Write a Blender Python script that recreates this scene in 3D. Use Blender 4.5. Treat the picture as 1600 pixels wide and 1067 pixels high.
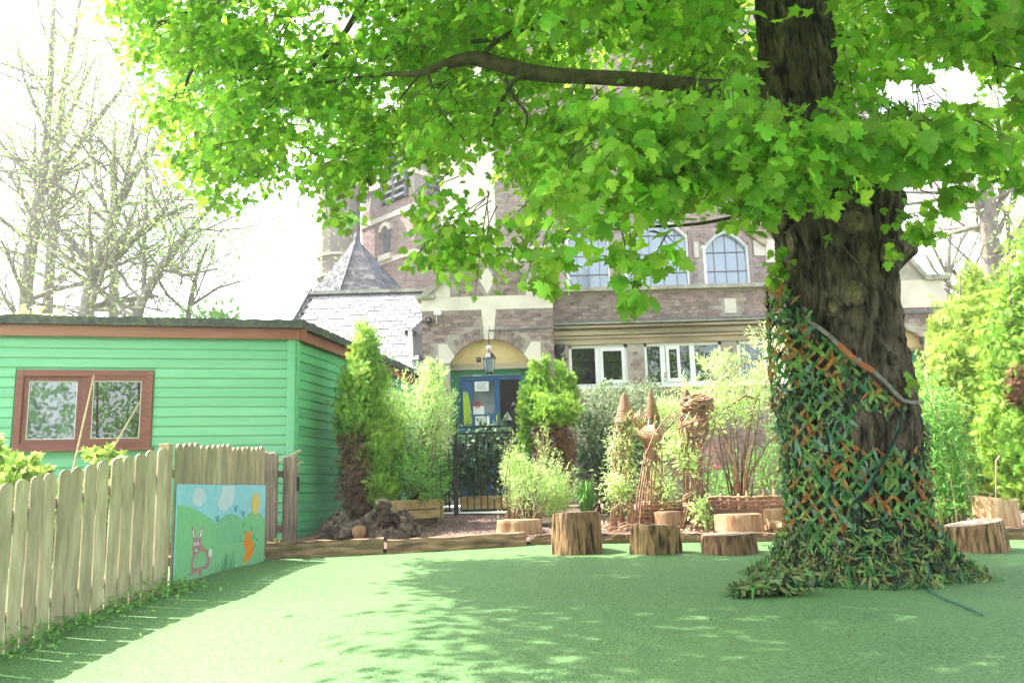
import bpy, bmesh, math, random
import numpy as np
from mathutils import Vector, Matrix, noise
for o in list(bpy.data.objects): bpy.data.objects.remove(o)
sc = bpy.context.scene
col = sc.collection
PI = math.pi
R_ = math.radians
# ------------------------------------------------------------------ camera
F = 1333.0
CAM = Vector((0, 0, 0.62))
ROT = Matrix.Rotation(PI/2 + math.atan(237/F), 3, 'X') @ Matrix.Rotation(-0.028, 3, 'Z')
cd = bpy.data.cameras.new('camera'); cam = bpy.data.objects.new('camera', cd); col.objects.link(cam)
cam.matrix_world = Matrix.Translation(CAM) @ ROT.to_4x4()
cd.sensor_width = 36; cd.lens = 36*F/1600; cd.clip_start = .05; cd.clip_end = 2000
sc.camera = cam
# ------------------------------------------------------------------ light
SUN = Vector((0.62, -0.22, -1.0)).normalized()
w = bpy.data.worlds.new('World'); sc.world = w; w.use_nodes = True
nt = w.node_tree; bg = nt.nodes['Background']
sky = nt.nodes.new('ShaderNodeTexSky'); sky.sky_type = 'NISHITA'; sky.sun_disc = False
sky.sun_elevation = math.asin(-SUN.z); sky.sun_rotation = math.atan2(-SUN.x, -SUN.y)
sky.air_density = 1.0; sky.dust_density = 3.0; sky.ozone_density = 1.0
hs = nt.nodes.new('ShaderNodeHueSaturation'); hs.inputs['Saturation'].default_value = .45; hs.inputs['Value'].default_value = 1.25
nt.links.new(sky.outputs[0], hs.inputs['Color']); nt.links.new(hs.outputs[0], bg.inputs[0])
bg.inputs[1].default_value = 0.15
sl = bpy.data.lights.new('sun', 'SUN'); sl.energy = 4.6; sl.angle = R_(.55); sl.color = (1, .95, .86)
so = bpy.data.objects.new('sun', sl); col.objects.link(so)
so.rotation_euler = SUN.to_track_quat('-Z', 'Y').to_euler()
sc.view_settings.view_transform = 'Standard'; sc.view_settings.look = 'None'
sc.view_settings.exposure = 2.12; sc.view_settings.gamma = 1.0; sc.view_settings.use_curve_mapping = False
sc.render.engine = 'CYCLES'; sc.cycles.max_bounces = 8; sc.cycles.diffuse_bounces = 4
sc.cycles.transmission_bounces = 5; sc.cycles.transparent_max_bounces = 6
sc.cycles.use_denoising = True; sc.cycles.caustics_reflective = False; sc.cycles.caustics_refractive = False

# ------------------------------------------------------------------ places: a view ray met with a distance, a plane or the ground
def ray(px, py): return ROT @ Vector(((px-800)/F, -(py-533.5)/F, -1))
def at(px, py, Y):
    d = ray(px, py); return CAM + d*(Y/d.y)
def hit(px, py, P, n):
    d = ray(px, py); return CAM + d*((P-CAM).dot(n)/d.dot(n))
def sst(a, b, x):
    t = max(0., min(1., (x-a)/(b-a))); return t*t*(3-2*t)
def ground(x, y):
    left = 1-sst(-3.6, -.5, x)
    z = -.07 - .10*(1-sst(3.5, 7.6, y)) - .72*left*(1-sst(4.2, 7.9, y)) + .07*sst(7, 8.6, y)
    if y > 8.8: z += .05*sst(8.8, 9.4, y) + .055*min(6., y-8.8)
    return z + .015*math.sin(x*1.1+y*.7)
def on(px, py, dz=0.):
    d = ray(px, py); t = 2.0
    for i in range(4000):
        p = CAM + d*t
        if p.z < ground(p.x, p.y)+dz: break
        t += .01
    return p
# ------------------------------------------------------------------ materials
M = {}
def nd(nt, t, **k):
    n = nt.nodes.new(t)
    for a, v in k.items(): setattr(n, a, v)
    return n
def pm(name, c1, c2=None, scale=5., stretch=(1, 1, 1), rough=.75, bump=0., bscale=None, var=.0, spec=.3, c3=None, c3scale=1.5, c3amt=.5,
       trans=0., metal=0., detail=6., bdist=.01, coat=0.):
    m = bpy.data.materials.new(name); m.use_nodes = True; nt = m.node_tree; L = nt.links
    b = nt.nodes['Principled BSDF']; out = nt.nodes['Material Output']
    c2 = c2 or c1
    tc = nd(nt, 'ShaderNodeTexCoord'); mp = nd(nt, 'ShaderNodeMapping'); mp.inputs['Scale'].default_value = stretch
    L.new(tc.outputs['Object'], mp.inputs[0])
    oi = nd(nt, 'ShaderNodeObjectInfo'); at_ = nd(nt, 'ShaderNodeAttribute'); at_.attribute_name = 'tint'
    ad = nd(nt, 'ShaderNodeMath', operation='ADD'); L.new(oi.outputs['Random'], ad.inputs[0]); L.new(at_.outputs['Fac'], ad.inputs[1])
    fr = nd(nt, 'ShaderNodeMath', operation='FRACT'); L.new(ad.outputs[0], fr.inputs[0])
    off = nd(nt, 'ShaderNodeVectorMath', operation='ADD'); L.new(mp.outputs[0], off.inputs[0])
    ml = nd(nt, 'ShaderNodeMath', operation='MULTIPLY'); L.new(oi.outputs['Random'], ml.inputs[0]); ml.inputs[1].default_value = 37.
    L.new(ml.outputs[0], off.inputs[1])
    n1 = nd(nt, 'ShaderNodeTexNoise'); n1.inputs['Scale'].default_value = scale; n1.inputs['Detail'].default_value = detail
    L.new(off.outputs[0], n1.inputs['Vector'])
    rmp = nd(nt, 'ShaderNodeMapRange'); rmp.inputs[1].default_value = .32; rmp.inputs[2].default_value = .68
    L.new(n1.outputs[0], rmp.inputs[0])
    mx = nd(nt, 'ShaderNodeMix', data_type='RGBA'); mx.inputs[6].default_value = (*c1, 1); mx.inputs[7].default_value = (*c2, 1)
    L.new(rmp.outputs[0], mx.inputs[0]); cur = mx.outputs[2]
    if c3:
        n3 = nd(nt, 'ShaderNodeTexNoise'); n3.inputs['Scale'].default_value = c3scale; n3.inputs['Detail'].default_value = 4
        L.new(off.outputs[0], n3.inputs['Vector'])
        r3 = nd(nt, 'ShaderNodeMapRange'); r3.inputs[1].default_value = .5; r3.inputs[2].default_value = .66; r3.inputs[4].default_value = c3amt
        L.new(n3.outputs[0], r3.inputs[0])
        m3 = nd(nt, 'ShaderNodeMix', data_type='RGBA'); m3.inputs[7].default_value = (*c3, 1)
        L.new(r3.outputs[0], m3.inputs[0]); L.new(cur, m3.inputs[6]); cur = m3.outputs[2]
    if var:
        h = nd(nt, 'ShaderNodeHueSaturation'); L.new(cur, h.inputs['Color'])
        v = nd(nt, 'ShaderNodeMapRange'); v.inputs[3].default_value = 1-var; v.inputs[4].default_value = 1+var
        L.new(fr.outputs[0], v.inputs[0]); L.new(v.outputs[0], h.inputs['Value'])
        m5 = nd(nt, 'ShaderNodeMath', operation='MULTIPLY'); m5.inputs[1].default_value = 7.31; L.new(fr.outputs[0], m5.inputs[0])
        f5 = nd(nt, 'ShaderNodeMath', operation='FRACT'); L.new(m5.outputs[0], f5.inputs[0])
        v2 = nd(nt, 'ShaderNodeMapRange'); v2.inputs[3].default_value = .5-.05*var; v2.inputs[4].default_value = .5+.05*var
        L.new(f5.outputs[0], v2.inputs[0]); L.new(v2.outputs[0], h.inputs['Hue']); cur = h.outputs[0]
    L.new(cur, b.inputs['Base Color']); b.inputs['Roughness'].default_value = rough
    b.inputs['Specular IOR Level'].default_value = spec; b.inputs['Metallic'].default_value = metal; b.inputs['Coat Weight'].default_value = coat
    if bump:
        nb = nd(nt, 'ShaderNodeTexNoise'); nb.inputs['Scale'].default_value = bscale or scale*3; nb.inputs['Detail'].default_value = 6
        L.new(off.outputs[0], nb.inputs['Vector'])
        bu = nd(nt, 'ShaderNodeBump'); bu.inputs['Strength'].default_value = bump; bu.inputs['Distance'].default_value = bdist
        L.new(nb.outputs[0], bu.inputs['Height']); L.new(bu.outputs[0], b.inputs['Normal'])
    if trans:
        tr = nd(nt, 'ShaderNodeBsdfTranslucent'); ms = nd(nt, 'ShaderNodeMixShader'); ms.inputs[0].default_value = trans
        hh = nd(nt, 'ShaderNodeHueSaturation'); hh.inputs['Hue'].default_value = .485; hh.inputs['Saturation'].default_value = 1.0; hh.inputs['Value'].default_value = 1.95
        L.new(cur, hh.inputs['Color']); L.new(hh.outputs[0], tr.inputs[0])
        L.new(b.outputs[0], ms.inputs[1]); L.new(tr.outputs[0], ms.inputs[2]); L.new(ms.outputs[0], out.inputs[0])
    M[name] = m; return m
def glass(name, tint, rough, refl, inner=None):
    m = bpy.data.materials.new(name); m.use_nodes = True; nt = m.node_tree; L = nt.links; nt.nodes.remove(nt.nodes['Principled BSDF'])
    g = nd(nt, 'ShaderNodeBsdfGlossy'); g.inputs['Roughness'].default_value = rough; g.inputs['Color'].default_value = (.95, .97, 1, 1)
    t = nd(nt, 'ShaderNodeBsdfTransparent'); t.inputs[0].default_value = (*tint, 1)
    if inner: t = nd(nt, 'ShaderNodeBsdfDiffuse'); t.inputs[0].default_value = (*inner, 1)
    x = nd(nt, 'ShaderNodeMixShader'); x.inputs[0].default_value = refl
    L.new(t.outputs[0], x.inputs[1]); L.new(g.outputs[0], x.inputs[2]); L.new(x.outputs[0], nt.nodes['Material Output'].inputs[0])
    M[name] = m
pm('turf', (.030, .105, .026), (.155, .29, .10), 60, rough=.58, bump=1., bscale=90, spec=.38, c3=(.13, .27, .085), c3scale=.8, c3amt=.35, bdist=.02, detail=3)
pm('soil', (.10, .06, .045), (.24, .155, .12), 30, rough=.95, bump=1., bscale=50, bdist=.03, c3=(.3, .2, .15), c3scale=2)
pm('gravel', (.09, .055, .05), (.25, .17, .155), 40, rough=.9, var=.4)
pm('path', (.55, .52, .48), (.7, .66, .6), 4, rough=.9, bump=.3)
pm('far_ground', (.10, .16, .05), (.2, .22, .1), 1, rough=.95)
pm('paint_green_skylit', (.17, .50, .29), (.21, .55, .34), 2.5, stretch=(.6, .6, 6), rough=.38, bump=.15, bscale=20, var=.05, spec=.5, c3=(.16, .5, .3), c3scale=1.2, c3amt=.5)  # front copy of the wall paint, its sky reflection mixed into the colour
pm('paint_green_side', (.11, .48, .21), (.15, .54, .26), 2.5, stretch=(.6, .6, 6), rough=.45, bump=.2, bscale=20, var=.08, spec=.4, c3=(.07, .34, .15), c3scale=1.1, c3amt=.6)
pm('mahogany', (.17, .045, .03), (.27, .08, .055), 6, stretch=(1, 1, 8), rough=.4, bump=.3, spec=.5, var=.12)
pm('fascia', (.26, .075, .05), (.37, .12, .08), 5, stretch=(.5, .5, 6), rough=.42, bump=.3, spec=.5, c3=(.42, .2, .09), c3scale=.8, c3amt=.5)
pm('felt', (.055, .06, .055), (.12, .125, .115), 14, rough=.95, bump=1, bscale=40, c3=(.13, .135, .07), c3scale=5, c3amt=.8)
pm('picket', (.31, .24, .15), (.47, .38, .26), 7, stretch=(4, 4, .5), rough=.8, bump=.35, bscale=26, var=.2, c3=(.22, .195, .12), c3scale=2.2, c3amt=.5)
pm('picket_grey', (.24, .18, .14), (.42, .33, .27), 9, stretch=(5, 5, .5), rough=.85, bump=.4, bscale=30, var=.2, c3=(.12, .09, .07), c3scale=3, c3amt=.7)
pm('planter_wood', (.34, .23, .10), (.50, .37, .18), 6, stretch=(1, 1, 6), rough=.8, bump=.4, var=.15, c3=(.16, .16, .07), c3scale=3, c3amt=.6)
pm('sleeper', (.12, .07, .04), (.38, .24, .14), 5, stretch=(.7, 5, 5), rough=.9, bump=.9, bscale=14, var=.25, c3=(.06, .04, .03), c3scale=2, c3amt=.8, bdist=.02)
pm('stump_bark', (.12, .062, .028), (.40, .245, .115), 6, stretch=(5, 5, .8), rough=.85, bump=1., bscale=9, var=.2, c3=(.035, .022, .014), c3scale=4.5, c3amt=1., bdist=.03)
pm('stump_top', (.20, .15, .12), (.36, .28, .22), 9, rough=.85, bump=.6, bscale=40, var=.2, c3=(.12, .09, .08), c3scale=4, c3amt=.6)
pm('stump_fresh', (.32, .17, .085), (.54, .37, .23), 8, stretch=(3, 3, .6), rough=.8, bump=.8, bscale=12, var=.12, c3=(.25, .12, .05), c3scale=3, c3amt=.7)
pm('driftwood', (.025, .017, .013), (.22, .165, .13), 14, stretch=(1, 1, .6), rough=.9, bump=1., bscale=30, bdist=.03, c3=(.04, .025, .02), c3scale=4, c3amt=.8)
pm('bark', (.042, .030, .019), (.21, .155, .11), 14, stretch=(1, 1, .35), rough=.95, bump=1., bscale=20, bdist=.12, c3=(.008, .006, .005), c3scale=13, c3amt=.95)
pm('branch_bark', (.05, .04, .028), (.13, .10, .07), 12, rough=.95, bump=.8, bscale=40, c3=(.12, .13, .05), c3scale=5)
pm('pale_bark', (.13, .11, .095), (.26, .22, .19), 6, stretch=(1, 1, .5), rough=.9, bump=.6, c3=(.22, .26, .10), c3scale=1.5, c3amt=.5)
pm('knot_wood', (.11, .08, .045), (.26, .20, .11), 14, rough=.9, bump=.8, bscale=40)
pm('leaf_maple', (.15, .32, .028), (.24, .42, .05), 3, rough=.5, var=.42, spec=.3, trans=.62)
pm('leaf_back', (.105, .27, .045), (.155, .35, .07), 3, rough=.5, var=.25, spec=.3, trans=.5)
pm('leaf_pale', (.26, .36, .12), (.36, .46, .18), 3, rough=.6, var=.25, trans=.4)
pm('leaf_gold', (.22, .34, .055), (.34, .45, .10), 3, rough=.6, var=.3, trans=.35)
pm('leaf_conifer', (.14, .31, .035), (.29, .44, .07), 3, rough=.6, var=.35, trans=.35)
pm('leaf_mid', (.10, .28, .045), (.19, .39, .09), 3, rough=.5, var=.35, trans=.35)
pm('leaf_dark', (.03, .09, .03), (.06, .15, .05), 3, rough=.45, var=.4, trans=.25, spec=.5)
pm('leaf_willow', (.28, .44, .13), (.50, .62, .30), 3, rough=.5, var=.3, trans=.4)
pm('leaf_grey', (.17, .24, .12), (.32, .38, .24), 3, rough=.6, var=.35, trans=.3)
pm('leaf_yellowish', (.17, .27, .07), (.27, .37, .12), 3, rough=.6, var=.3, trans=.35)
pm('leaf_red', (.28, .05, .06), (.38, .12, .10), 3, rough=.6, var=.3, trans=.35)
pm('dead_needles', (.12, .06, .03), (.26, .14, .08), 9, rough=.95, var=.35)
pm('stem', (.16, .11, .06), (.25, .18, .1), 12, rough=.9)
pm('willow_rod', (.24, .125, .065), (.48, .30, .18), 20, rough=.55, var=.35, spec=.4)
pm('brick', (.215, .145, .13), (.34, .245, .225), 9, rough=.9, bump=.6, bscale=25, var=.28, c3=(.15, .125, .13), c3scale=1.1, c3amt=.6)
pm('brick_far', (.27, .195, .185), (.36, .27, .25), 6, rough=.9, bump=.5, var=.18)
pm('mortar', (.30, .26, .22), (.40, .35, .31), 8, rough=.95, bump=.4)
pm('stone', (.62, .54, .48), (.72, .64, .57), 3, rough=.85, bump=.3, bscale=20, var=.05, c3=(.46, .40, .35), c3scale=1.2, c3amt=.45)
pm('stone_grey', (.28, .27, .23), (.42, .40, .34), 8, rough=.9, bump=.5, c3=(.16, .16, .10), c3scale=3, c3amt=.7)
pm('cornice_stone', (.30, .24, .15), (.48, .40, .28), 3, stretch=(.3, 1, 4), rough=.85, bump=.3, c3=(.14, .12, .07), c3scale=1.4, c3amt=.7)
pm('slate', (.10, .098, .108), (.19, .185, .195), 5, rough=.6, bump=.4, var=.22, spec=.3, c3=(.10, .10, .12), c3scale=.6, c3amt=.6)
pm('slate_dark', (.10, .11, .13), (.18, .18, .21), 6, rough=.6, bump=.4, var=.15)
pm('yellow_paint', (.60, .44, .20), (.68, .52, .27), 2, rough=.7, c3=(.5, .34, .13), c3scale=1.5, c3amt=.5)
pm('blue_paint', (.01, .065, .19), (.015, .085, .24), 3, rough=.4, spec=.5)
pm('door_green', (.01, .15, .07), (.02, .19, .09), 3, rough=.45, spec=.5)
pm('white_paint', (.72, .74, .74), (.8, .8, .8), 3, rough=.5, spec=.4)
pm('paper', (.62, .66, .70), (.7, .72, .74), 3, rough=.8)
pm('black_metal', (.012, .012, .014), (.03, .03, .03), 8, rough=.45, spec=.5)
pm('lead', (.10, .10, .11), (.17, .17, .18), 8, rough=.6)
pm('interior', (.05, .055, .045), (.09, .09, .07), 2, rough=.9)
pm('interior_light', (.32, .29, .24), (.36, .33, .27), 2, rough=.9)
pm('interior_yellow', (.6, .5, .12), (.65, .55, .15), 2, rough=.7)
pm('lamp_yellow', (.7, .42, .02), (.75, .45, .03), 2, rough=.6)
pm('bamboo', (.50, .38, .22), (.62, .50, .32), 20, rough=.6, var=.1)
pm('rope', (.03, .12, .10), (.06, .18, .15), 40, rough=.9)
pm('strap', (.12, .11, .09), (.24, .21, .19), 20, rough=.8)
pm('strap_red', (.28, .07, .03), (.40, .13, .06), 10, rough=.7)
for k, (a, b_) in dict(net_green=((.05, .15, .045), (.08, .22, .06)), net_teal=((.11, .20, .13), (.19, .29, .20)), net_lime=((.14, .25, .05), (.21, .33, .09)),
                      net_orange=((.27, .11, .03), (.40, .18, .06)), net_dark=((.012, .03, .018), (.03, .05, .03)), net_olive=((.16, .17, .05), (.22, .22, .08))).items():
    pm(k, a, b_, 12, rough=.75, var=.25, trans=.15, spec=.2)
for k, c in dict(p_sky=(.30, .60, .80), p_hill=(.22, .52, .28), p_hill2=(.20, .48, .30), p_cloud=(.58, .64, .80), p_sun=(.72, .52, .18), p_pink=(.45, .22, .24), p_white=(.75, .75, .75),
                 p_orange=(.85, .26, .01), p_green=(.03, .38, .18), p_blue=(.12, .26, .45), p_reed=(.10, .30, .18), p_red=(.55, .02, .01)).items():
    pm(k, c, tuple(x*.88 for x in c), 14, rough=.5, spec=.35)
glass('pane_blue', (.5, .55, .6), .02, .22, (.06, .07, .10))
glass('pane_dark', (.7, .75, .75), .01, .08)
glass('pane_mirror', (.2, .2, .2), .004, .16, (.02, .02, .016))
glass('pane_door', (.3, .35, .4), .08, .08, (.06, .08, .09))
glass('pane_church', (.3, .35, .4), .08, .14, (.19, .25, .31))
# ------------------------------------------------------------------ objects
def tag(o, label=None, cat=None, group=None, kind=None):
    if label: o['label'] = label
    if cat: o['category'] = cat
    if group: o['group'] = group
    if kind: o['kind'] = kind
    return o
def empty(name, loc, label, cat, group=None, rz=0):
    o = bpy.data.objects.new(name, None); o.location = loc; o.rotation_euler = (0, 0, rz); o.empty_display_size = .1
    col.objects.link(o); return tag(o, label, cat, group)
def inst(name, me, parent, mat=None):
    o = bpy.data.objects.new(name, me); col.objects.link(o)
    o.parent = parent
    if mat is not None: o.matrix_basis = mat
    return o
class MB:
    def __init__(s): s.v = []; s.f = []; s.m = []; s.mats = []; s.sm = []; s.t = []
    def mi(s, mat):
        if mat not in s.mats: s.mats.append(mat)
        return s.mats.index(mat)
    def add(s, vs, fs, mat, smooth=False, tint=None):
        o = len(s.v); s.v += [tuple(v) for v in vs]; k = s.mi(mat)
        s.f += [tuple(i+o for i in f) for f in fs]; s.m += [k]*len(fs); s.sm += [smooth]*len(fs)
        s.t += [random.random() if tint is None else tint]*len(vs); return s
    def box(s, c, d, mat, X=None, Y=None, Z=None, tint=None):
        X = Vector(X or (1, 0, 0)); Y = Vector(Y or (0, 1, 0)); Z = Vector(Z or (0, 0, 1)); c = Vector(c)
        vs = [c + X*(d[0]/2*i) + Y*(d[1]/2*j) + Z*(d[2]/2*k) for i in (-1, 1) for j in (-1, 1) for k in (-1, 1)]
        return s.add(vs, [(0, 1, 3, 2), (4, 6, 7, 5), (0, 4, 5, 1), (2, 3, 7, 6), (0, 2, 6, 4), (1, 5, 7, 3)], mat, tint=tint)
    def bb(s, a, b, mat, tint=None):
        a = Vector(a); b = Vector(b); return s.box((a+b)/2, [abs(x) for x in (b-a)], mat, tint=tint)
    def bar(s, a, b, w_, h_, mat, up=(0, 0, 1)):
        a = Vector(a); b = Vector(b); X = (b-a); l = X.length; X.normalize(); up = Vector(up)
        Y = up.cross(X)
        if Y.length < 1e-4: Y = Vector((0, 1, 0)).cross(X)
        Y.normalize(); Z = X.cross(Y); return s.box((a+b)/2, (l, w_, h_), mat, X, Y, Z)
    def tube(s, pts, rad, mat, n=8, cap=True, smooth=True, jit=0.):
        pts = [Vector(p) for p in pts]; N = len(pts)
        if not hasattr(rad, '__len__'): rad = [rad]*N
        vs = []; prevU = None
        for i, p in enumerate(pts):
            t = (pts[min(i+1, N-1)]-pts[max(i-1, 0)])
            if t.length < 1e-9: t = Vector((0, 0, 1))
            t.normalize()
            if prevU is None: U = t.orthogonal().normalized()
            else:
                U = prevU - t*prevU.dot(t)
                U = U.normalized() if U.length > 1e-6 else t.orthogonal().normalized()
            prevU = U; W = t.cross(U)
            for k in range(n):
                a = 2*PI*k/n; r = rad[i]*(1+jit*(random.random()-.5)); vs.append(p+U*(math.cos(a)*r)+W*(math.sin(a)*r))
        fs = [(i*n+k, i*n+(k+1) % n, (i+1)*n+(k+1) % n, (i+1)*n+k) for i in range(N-1) for k in range(n)]
        if cap: fs += [tuple(range(n-1, -1, -1)), tuple((N-1)*n+k for k in range(n))]
        return s.add(vs, fs, mat, smooth)
    def prism(s, poly, off, mat, tint=None):
        n = len(poly); off = Vector(off); vs = [Vector(p) for p in poly]+[Vector(p)+off for p in poly]
        return s.add(vs, [tuple(range(n)), tuple(range(2*n-1, n-1, -1))]+[(i, i+n, (i+1) % n+n, (i+1) % n) for i in range(n)], mat, tint=tint)
    def mesh(s, name):
        me = bpy.data.meshes.new(name); me.from_pydata(s.v, [], s.f)
        for m in s.mats: me.materials.append(M[m])
        me.polygons.foreach_set('material_index', s.m); me.polygons.foreach_set('use_smooth', s.sm)
        a = me.attributes.new('tint', 'FLOAT', 'POINT'); a.data.foreach_set('value', s.t)
        bm = bmesh.new(); bm.from_mesh(me); bmesh.ops.recalc_face_normals(bm, faces=bm.faces[:]); bm.to_mesh(me); bm.free()
        me.update(); return me
    def build(s, name, parent=None, kind=None, bevel=0.):
        me = s.mesh(name); o = bpy.data.objects.new(name, me); col.objects.link(o)
        if parent:
            o.parent = parent
            pm_ = Matrix.Identity(4); q = parent
            while q: pm_ = q.matrix_basis @ pm_; q = q.parent
            me.transform(pm_.inverted())
        if kind: o['kind'] = kind
        if bevel:
            b = o.modifiers.new('b', 'BEVEL'); b.width = bevel; b.segments = 2; b.limit_method = 'ANGLE'
        return o
def setorigin(o):
    c = sum((Vector(b) for b in o.bound_box), Vector())/8; zmin = min(b[2] for b in o.bound_box); c.z = zmin
    o.data.transform(Matrix.Translation(-c)); o.location = o.matrix_basis @ c
# leaf templates: (verts, tris)
def star(outline, zf=.12):
    v = [(0, 0, 0)]+[(x, y, -zf*abs(x)-.10*y*y) for x, y in outline]; n = len(outline)
    return np.array(v, float), np.array([(0, i+1, (i+1) % n+1) for i in range(n)])
half = [(.0, -.14), (.14, -.22), (.38, -.18), (.30, -.06), (.60, .08), (.42, .20), (.56, .46), (.27, .37), (.24, .68)]
MAPLE = star([(x, y) for x, y in half]+[(.03, .90)]+[(-x*.96, y+.02) for x, y in half[::-1][:-1]])
def curled(t, k):
    v = t[0].copy(); v[:, 2] += [.0, .22, -.18, .30][k]*v[:, 0]*abs(v[:, 0])+[.0, -.25, .12, -.10][k]*v[:, 1]**2+.07*np.sin(v[:, 0]*7+k*2); v[:, 0] *= [1, .9, 1.05, .8][k]; return v, t[1]
half2 = [(.0, -.15), (.38, -.18), (.26, .0), (.58, .28), (.22, .34)]
MAPLE_LO = star(half2+[(0, .85)]+[(-x, y) for x, y in half2[::-1][:-1]])
OVAL = (np.array([(0, 0, 0), (.22, .35, .06), (0, 1, -.1), (-.22, .35, .06), (.16, .7, .02), (-.16, .7, .02)], float), np.array([(0, 1, 3), (1, 4, 3), (4, 5, 3), (4, 2, 5)]))
LANCE = (np.array([(0, 0, 0), (.09, .4, .03), (0, 1, -.15), (-.09, .4, .03)], float), np.array([(0, 1, 3), (1, 2, 3)]))
def frond():
    v = []; f = []
    for i, (y0, a, l) in enumerate([(0, 0, 1.), (.1, .8, .5), (.1, -.8, .5), (.3, .65, .5), (.3, -.65, .5), (.5, .55, .42), (.5, -.55, .42)]):
        dx, dy = math.sin(a), math.cos(a); w2 = .055; b = len(v)
        v += [(-dy*w2, y0+dx*w2, 0), (dy*w2, y0-dx*w2, 0), (dx*l, y0+dy*l, .08*l-.1*(y0+l)**2)]; f.append((b, b+1, b+2))
    return np.array(v, float), np.array(f)
FROND = frond()
rng = np.random.default_rng(7)
def nrm(a): return a/np.maximum(np.linalg.norm(a, axis=1, keepdims=True), 1e-9)
def bases(P, N, D, sizes):
    N = nrm(N); D = nrm(D-(D*N).sum(1, keepdims=True)*N); X = np.cross(D, N); return X, D, N
def cloud(name, P, N, D, sizes, tpl, mat, parent=None, kind='stuff', tint=None, mats=None, mid=None):
    tv, tf = tpl; n = len(P); X, Dn, Nn = bases(P, N, D, sizes)
    s3 = np.asarray(sizes).reshape(n, 1, 1)
    V = P[:, None, :] + s3*(tv[None, :, 0:1]*X[:, None, :]+tv[None, :, 1:2]*Dn[:, None, :]+tv[None, :, 2:3]*Nn[:, None, :])
    V = V.reshape(-1, 3); Fc = (tf[None]+np.arange(n)[:, None, None]*len(tv)).reshape(-1, 3)
    me = bpy.data.meshes.new(name); me.vertices.add(len(V)); me.vertices.foreach_set('co', V.astype(np.float32).ravel())
    me.loops.add(Fc.size); me.loops.foreach_set('vertex_index', Fc.astype(np.int32).ravel())
    me.polygons.add(len(Fc)); me.polygons.foreach_set('loop_start', np.arange(0, Fc.size, 3, dtype=np.int32))
    for m in (mats or [mat]): me.materials.append(M[m])
    if mid is not None: me.polygons.foreach_set('material_index', np.repeat(mid, len(tf)).astype(np.int32))
    t = rng.random(n) if tint is None else tint
    me.update(calc_edges=True)
    a = me.attributes.new('tint', 'FLOAT', 'POINT'); a.data.foreach_set('value', np.repeat(t, len(tv)).astype(np.float32))
    o = bpy.data.objects.new(name, me); col.objects.link(o)
    if parent:
        o.parent = parent; pm_ = Matrix.Identity(4); q = parent
        while q: pm_ = q.matrix_basis @ pm_; q = q.parent
        me.transform(pm_.inverted())
    if kind: o['kind'] = kind
    return o
def blobpts(blobs, n, shell=.55, clump=0):
    """leaf positions through ellipsoids (cx,cy,cz,rx,ry,rz); denser towards the outside, gathered in clumps"""
    vol = np.array([b[3]*b[4]+b[4]*b[5]+b[3]*b[5] for b in blobs]); ix = rng.choice(len(blobs), n, p=vol/vol.sum())
    B = np.array(blobs)[ix]
    if clump:
        k = max(4, n//clump); cd_ = nrm(rng.normal(size=(k, 3))); cr = shell+(1-shell)*rng.random((k, 1)); cc = cd_*cr*(1+.12*rng.normal(size=(k, 1)))
        ci = rng.integers(0, k, n); U = cc[ci]+rng.normal(size=(n, 3))*.13
    else:
        U = nrm(rng.normal(size=(n, 3)))*(shell+(1-shell)*rng.random((n, 1)))
    return B[:, :3]+U*B[:, 3:6], nrm(U/B[:, 3:6])
# ================================================================== GROUND
def sheet(name, xs, ys, dz, mat, zf=ground, mask=None):
    vs = [(x, y, zf(x, y)+dz) for y in ys for x in xs]; n = len(xs)
    fs = [(j*n+i, j*n+i+1, (j+1)*n+i+1, (j+1)*n+i) for j in range(len(ys)-1) for i in range(n-1)]
    if mask: fs = [f for f in fs if mask(*[sum(vs[k][a] for k in f)/4 for a in (0, 1)])]
    mb = MB(); mb.add(vs, fs, mat, True); o = mb.build(name); o['kind'] = 'structure'; return o
def lin(a, b, n): return [a+(b-a)*i/n for i in range(n+1)]
def gfar(x, y):
    r = max(0, math.hypot(x, y-8)-20); return ground(x, min(y, 15)) - .05 - min(.6, r*.05)
sheet('ground', lin(-400, -60, 6)+lin(-30, -12, 8)+lin(-11.5, 11.5, 46)+lin(12, 30, 8)+lin(60, 400, 6), lin(-300, -30, 5)+lin(-15, 17, 64)+lin(20, 40, 6)+lin(80, 900, 8), 0, 'far_ground', gfar)
sl_pts = [on(408, 872), on(600, 864), on(826, 852), on(1000, 848), on(1250, 846), on(1480, 842), on(1640, 842)]
def sl_y(x):
    p = [(q.x, q.y) for q in sl_pts]
    if x <= p[0][0]: return p[0][1]+.06
    for a, b in zip(p, p[1:]):
        if x <= b[0]: return a[1]+(b[1]-a[1])*(x-a[0])/(b[0]-a[0])+.06
    return p[-1][1]+.06
tx = lin(-7, 9, 110); ty_n = 110
tv = []; n_ = len(tx)
for j in range(ty_n+1):
    for x in tx:
        y = -5 + (sl_y(x)+5)*j/ty_n; tv.append((x, y, ground(x, y)))
mb = MB(); mb.add(tv, [(j*n_+i, j*n_+i+1, (j+1)*n_+i+1, (j+1)*n_+i) for j in range(ty_n) for i in range(n_-1)], 'turf', True)
tag(mb.build('artificial_lawn'), kind='structure')
tv = []
for j in range(40+1):
    for x in tx:
        y = sl_y(x) + (15.9-sl_y(x))*j/40; tv.append((x, y, ground(x, y)+.02+.012*noise.noise(Vector((x*3, y*3, 0)))))
mb = MB(); mb.add(tv, [(j*n_+i, j*n_+i+1, (j+1)*n_+i+1, (j+1)*n_+i) for j in range(40) for i in range(n_-1)], 'soil', True)
tag(mb.build('soil'), kind='structure')
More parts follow.
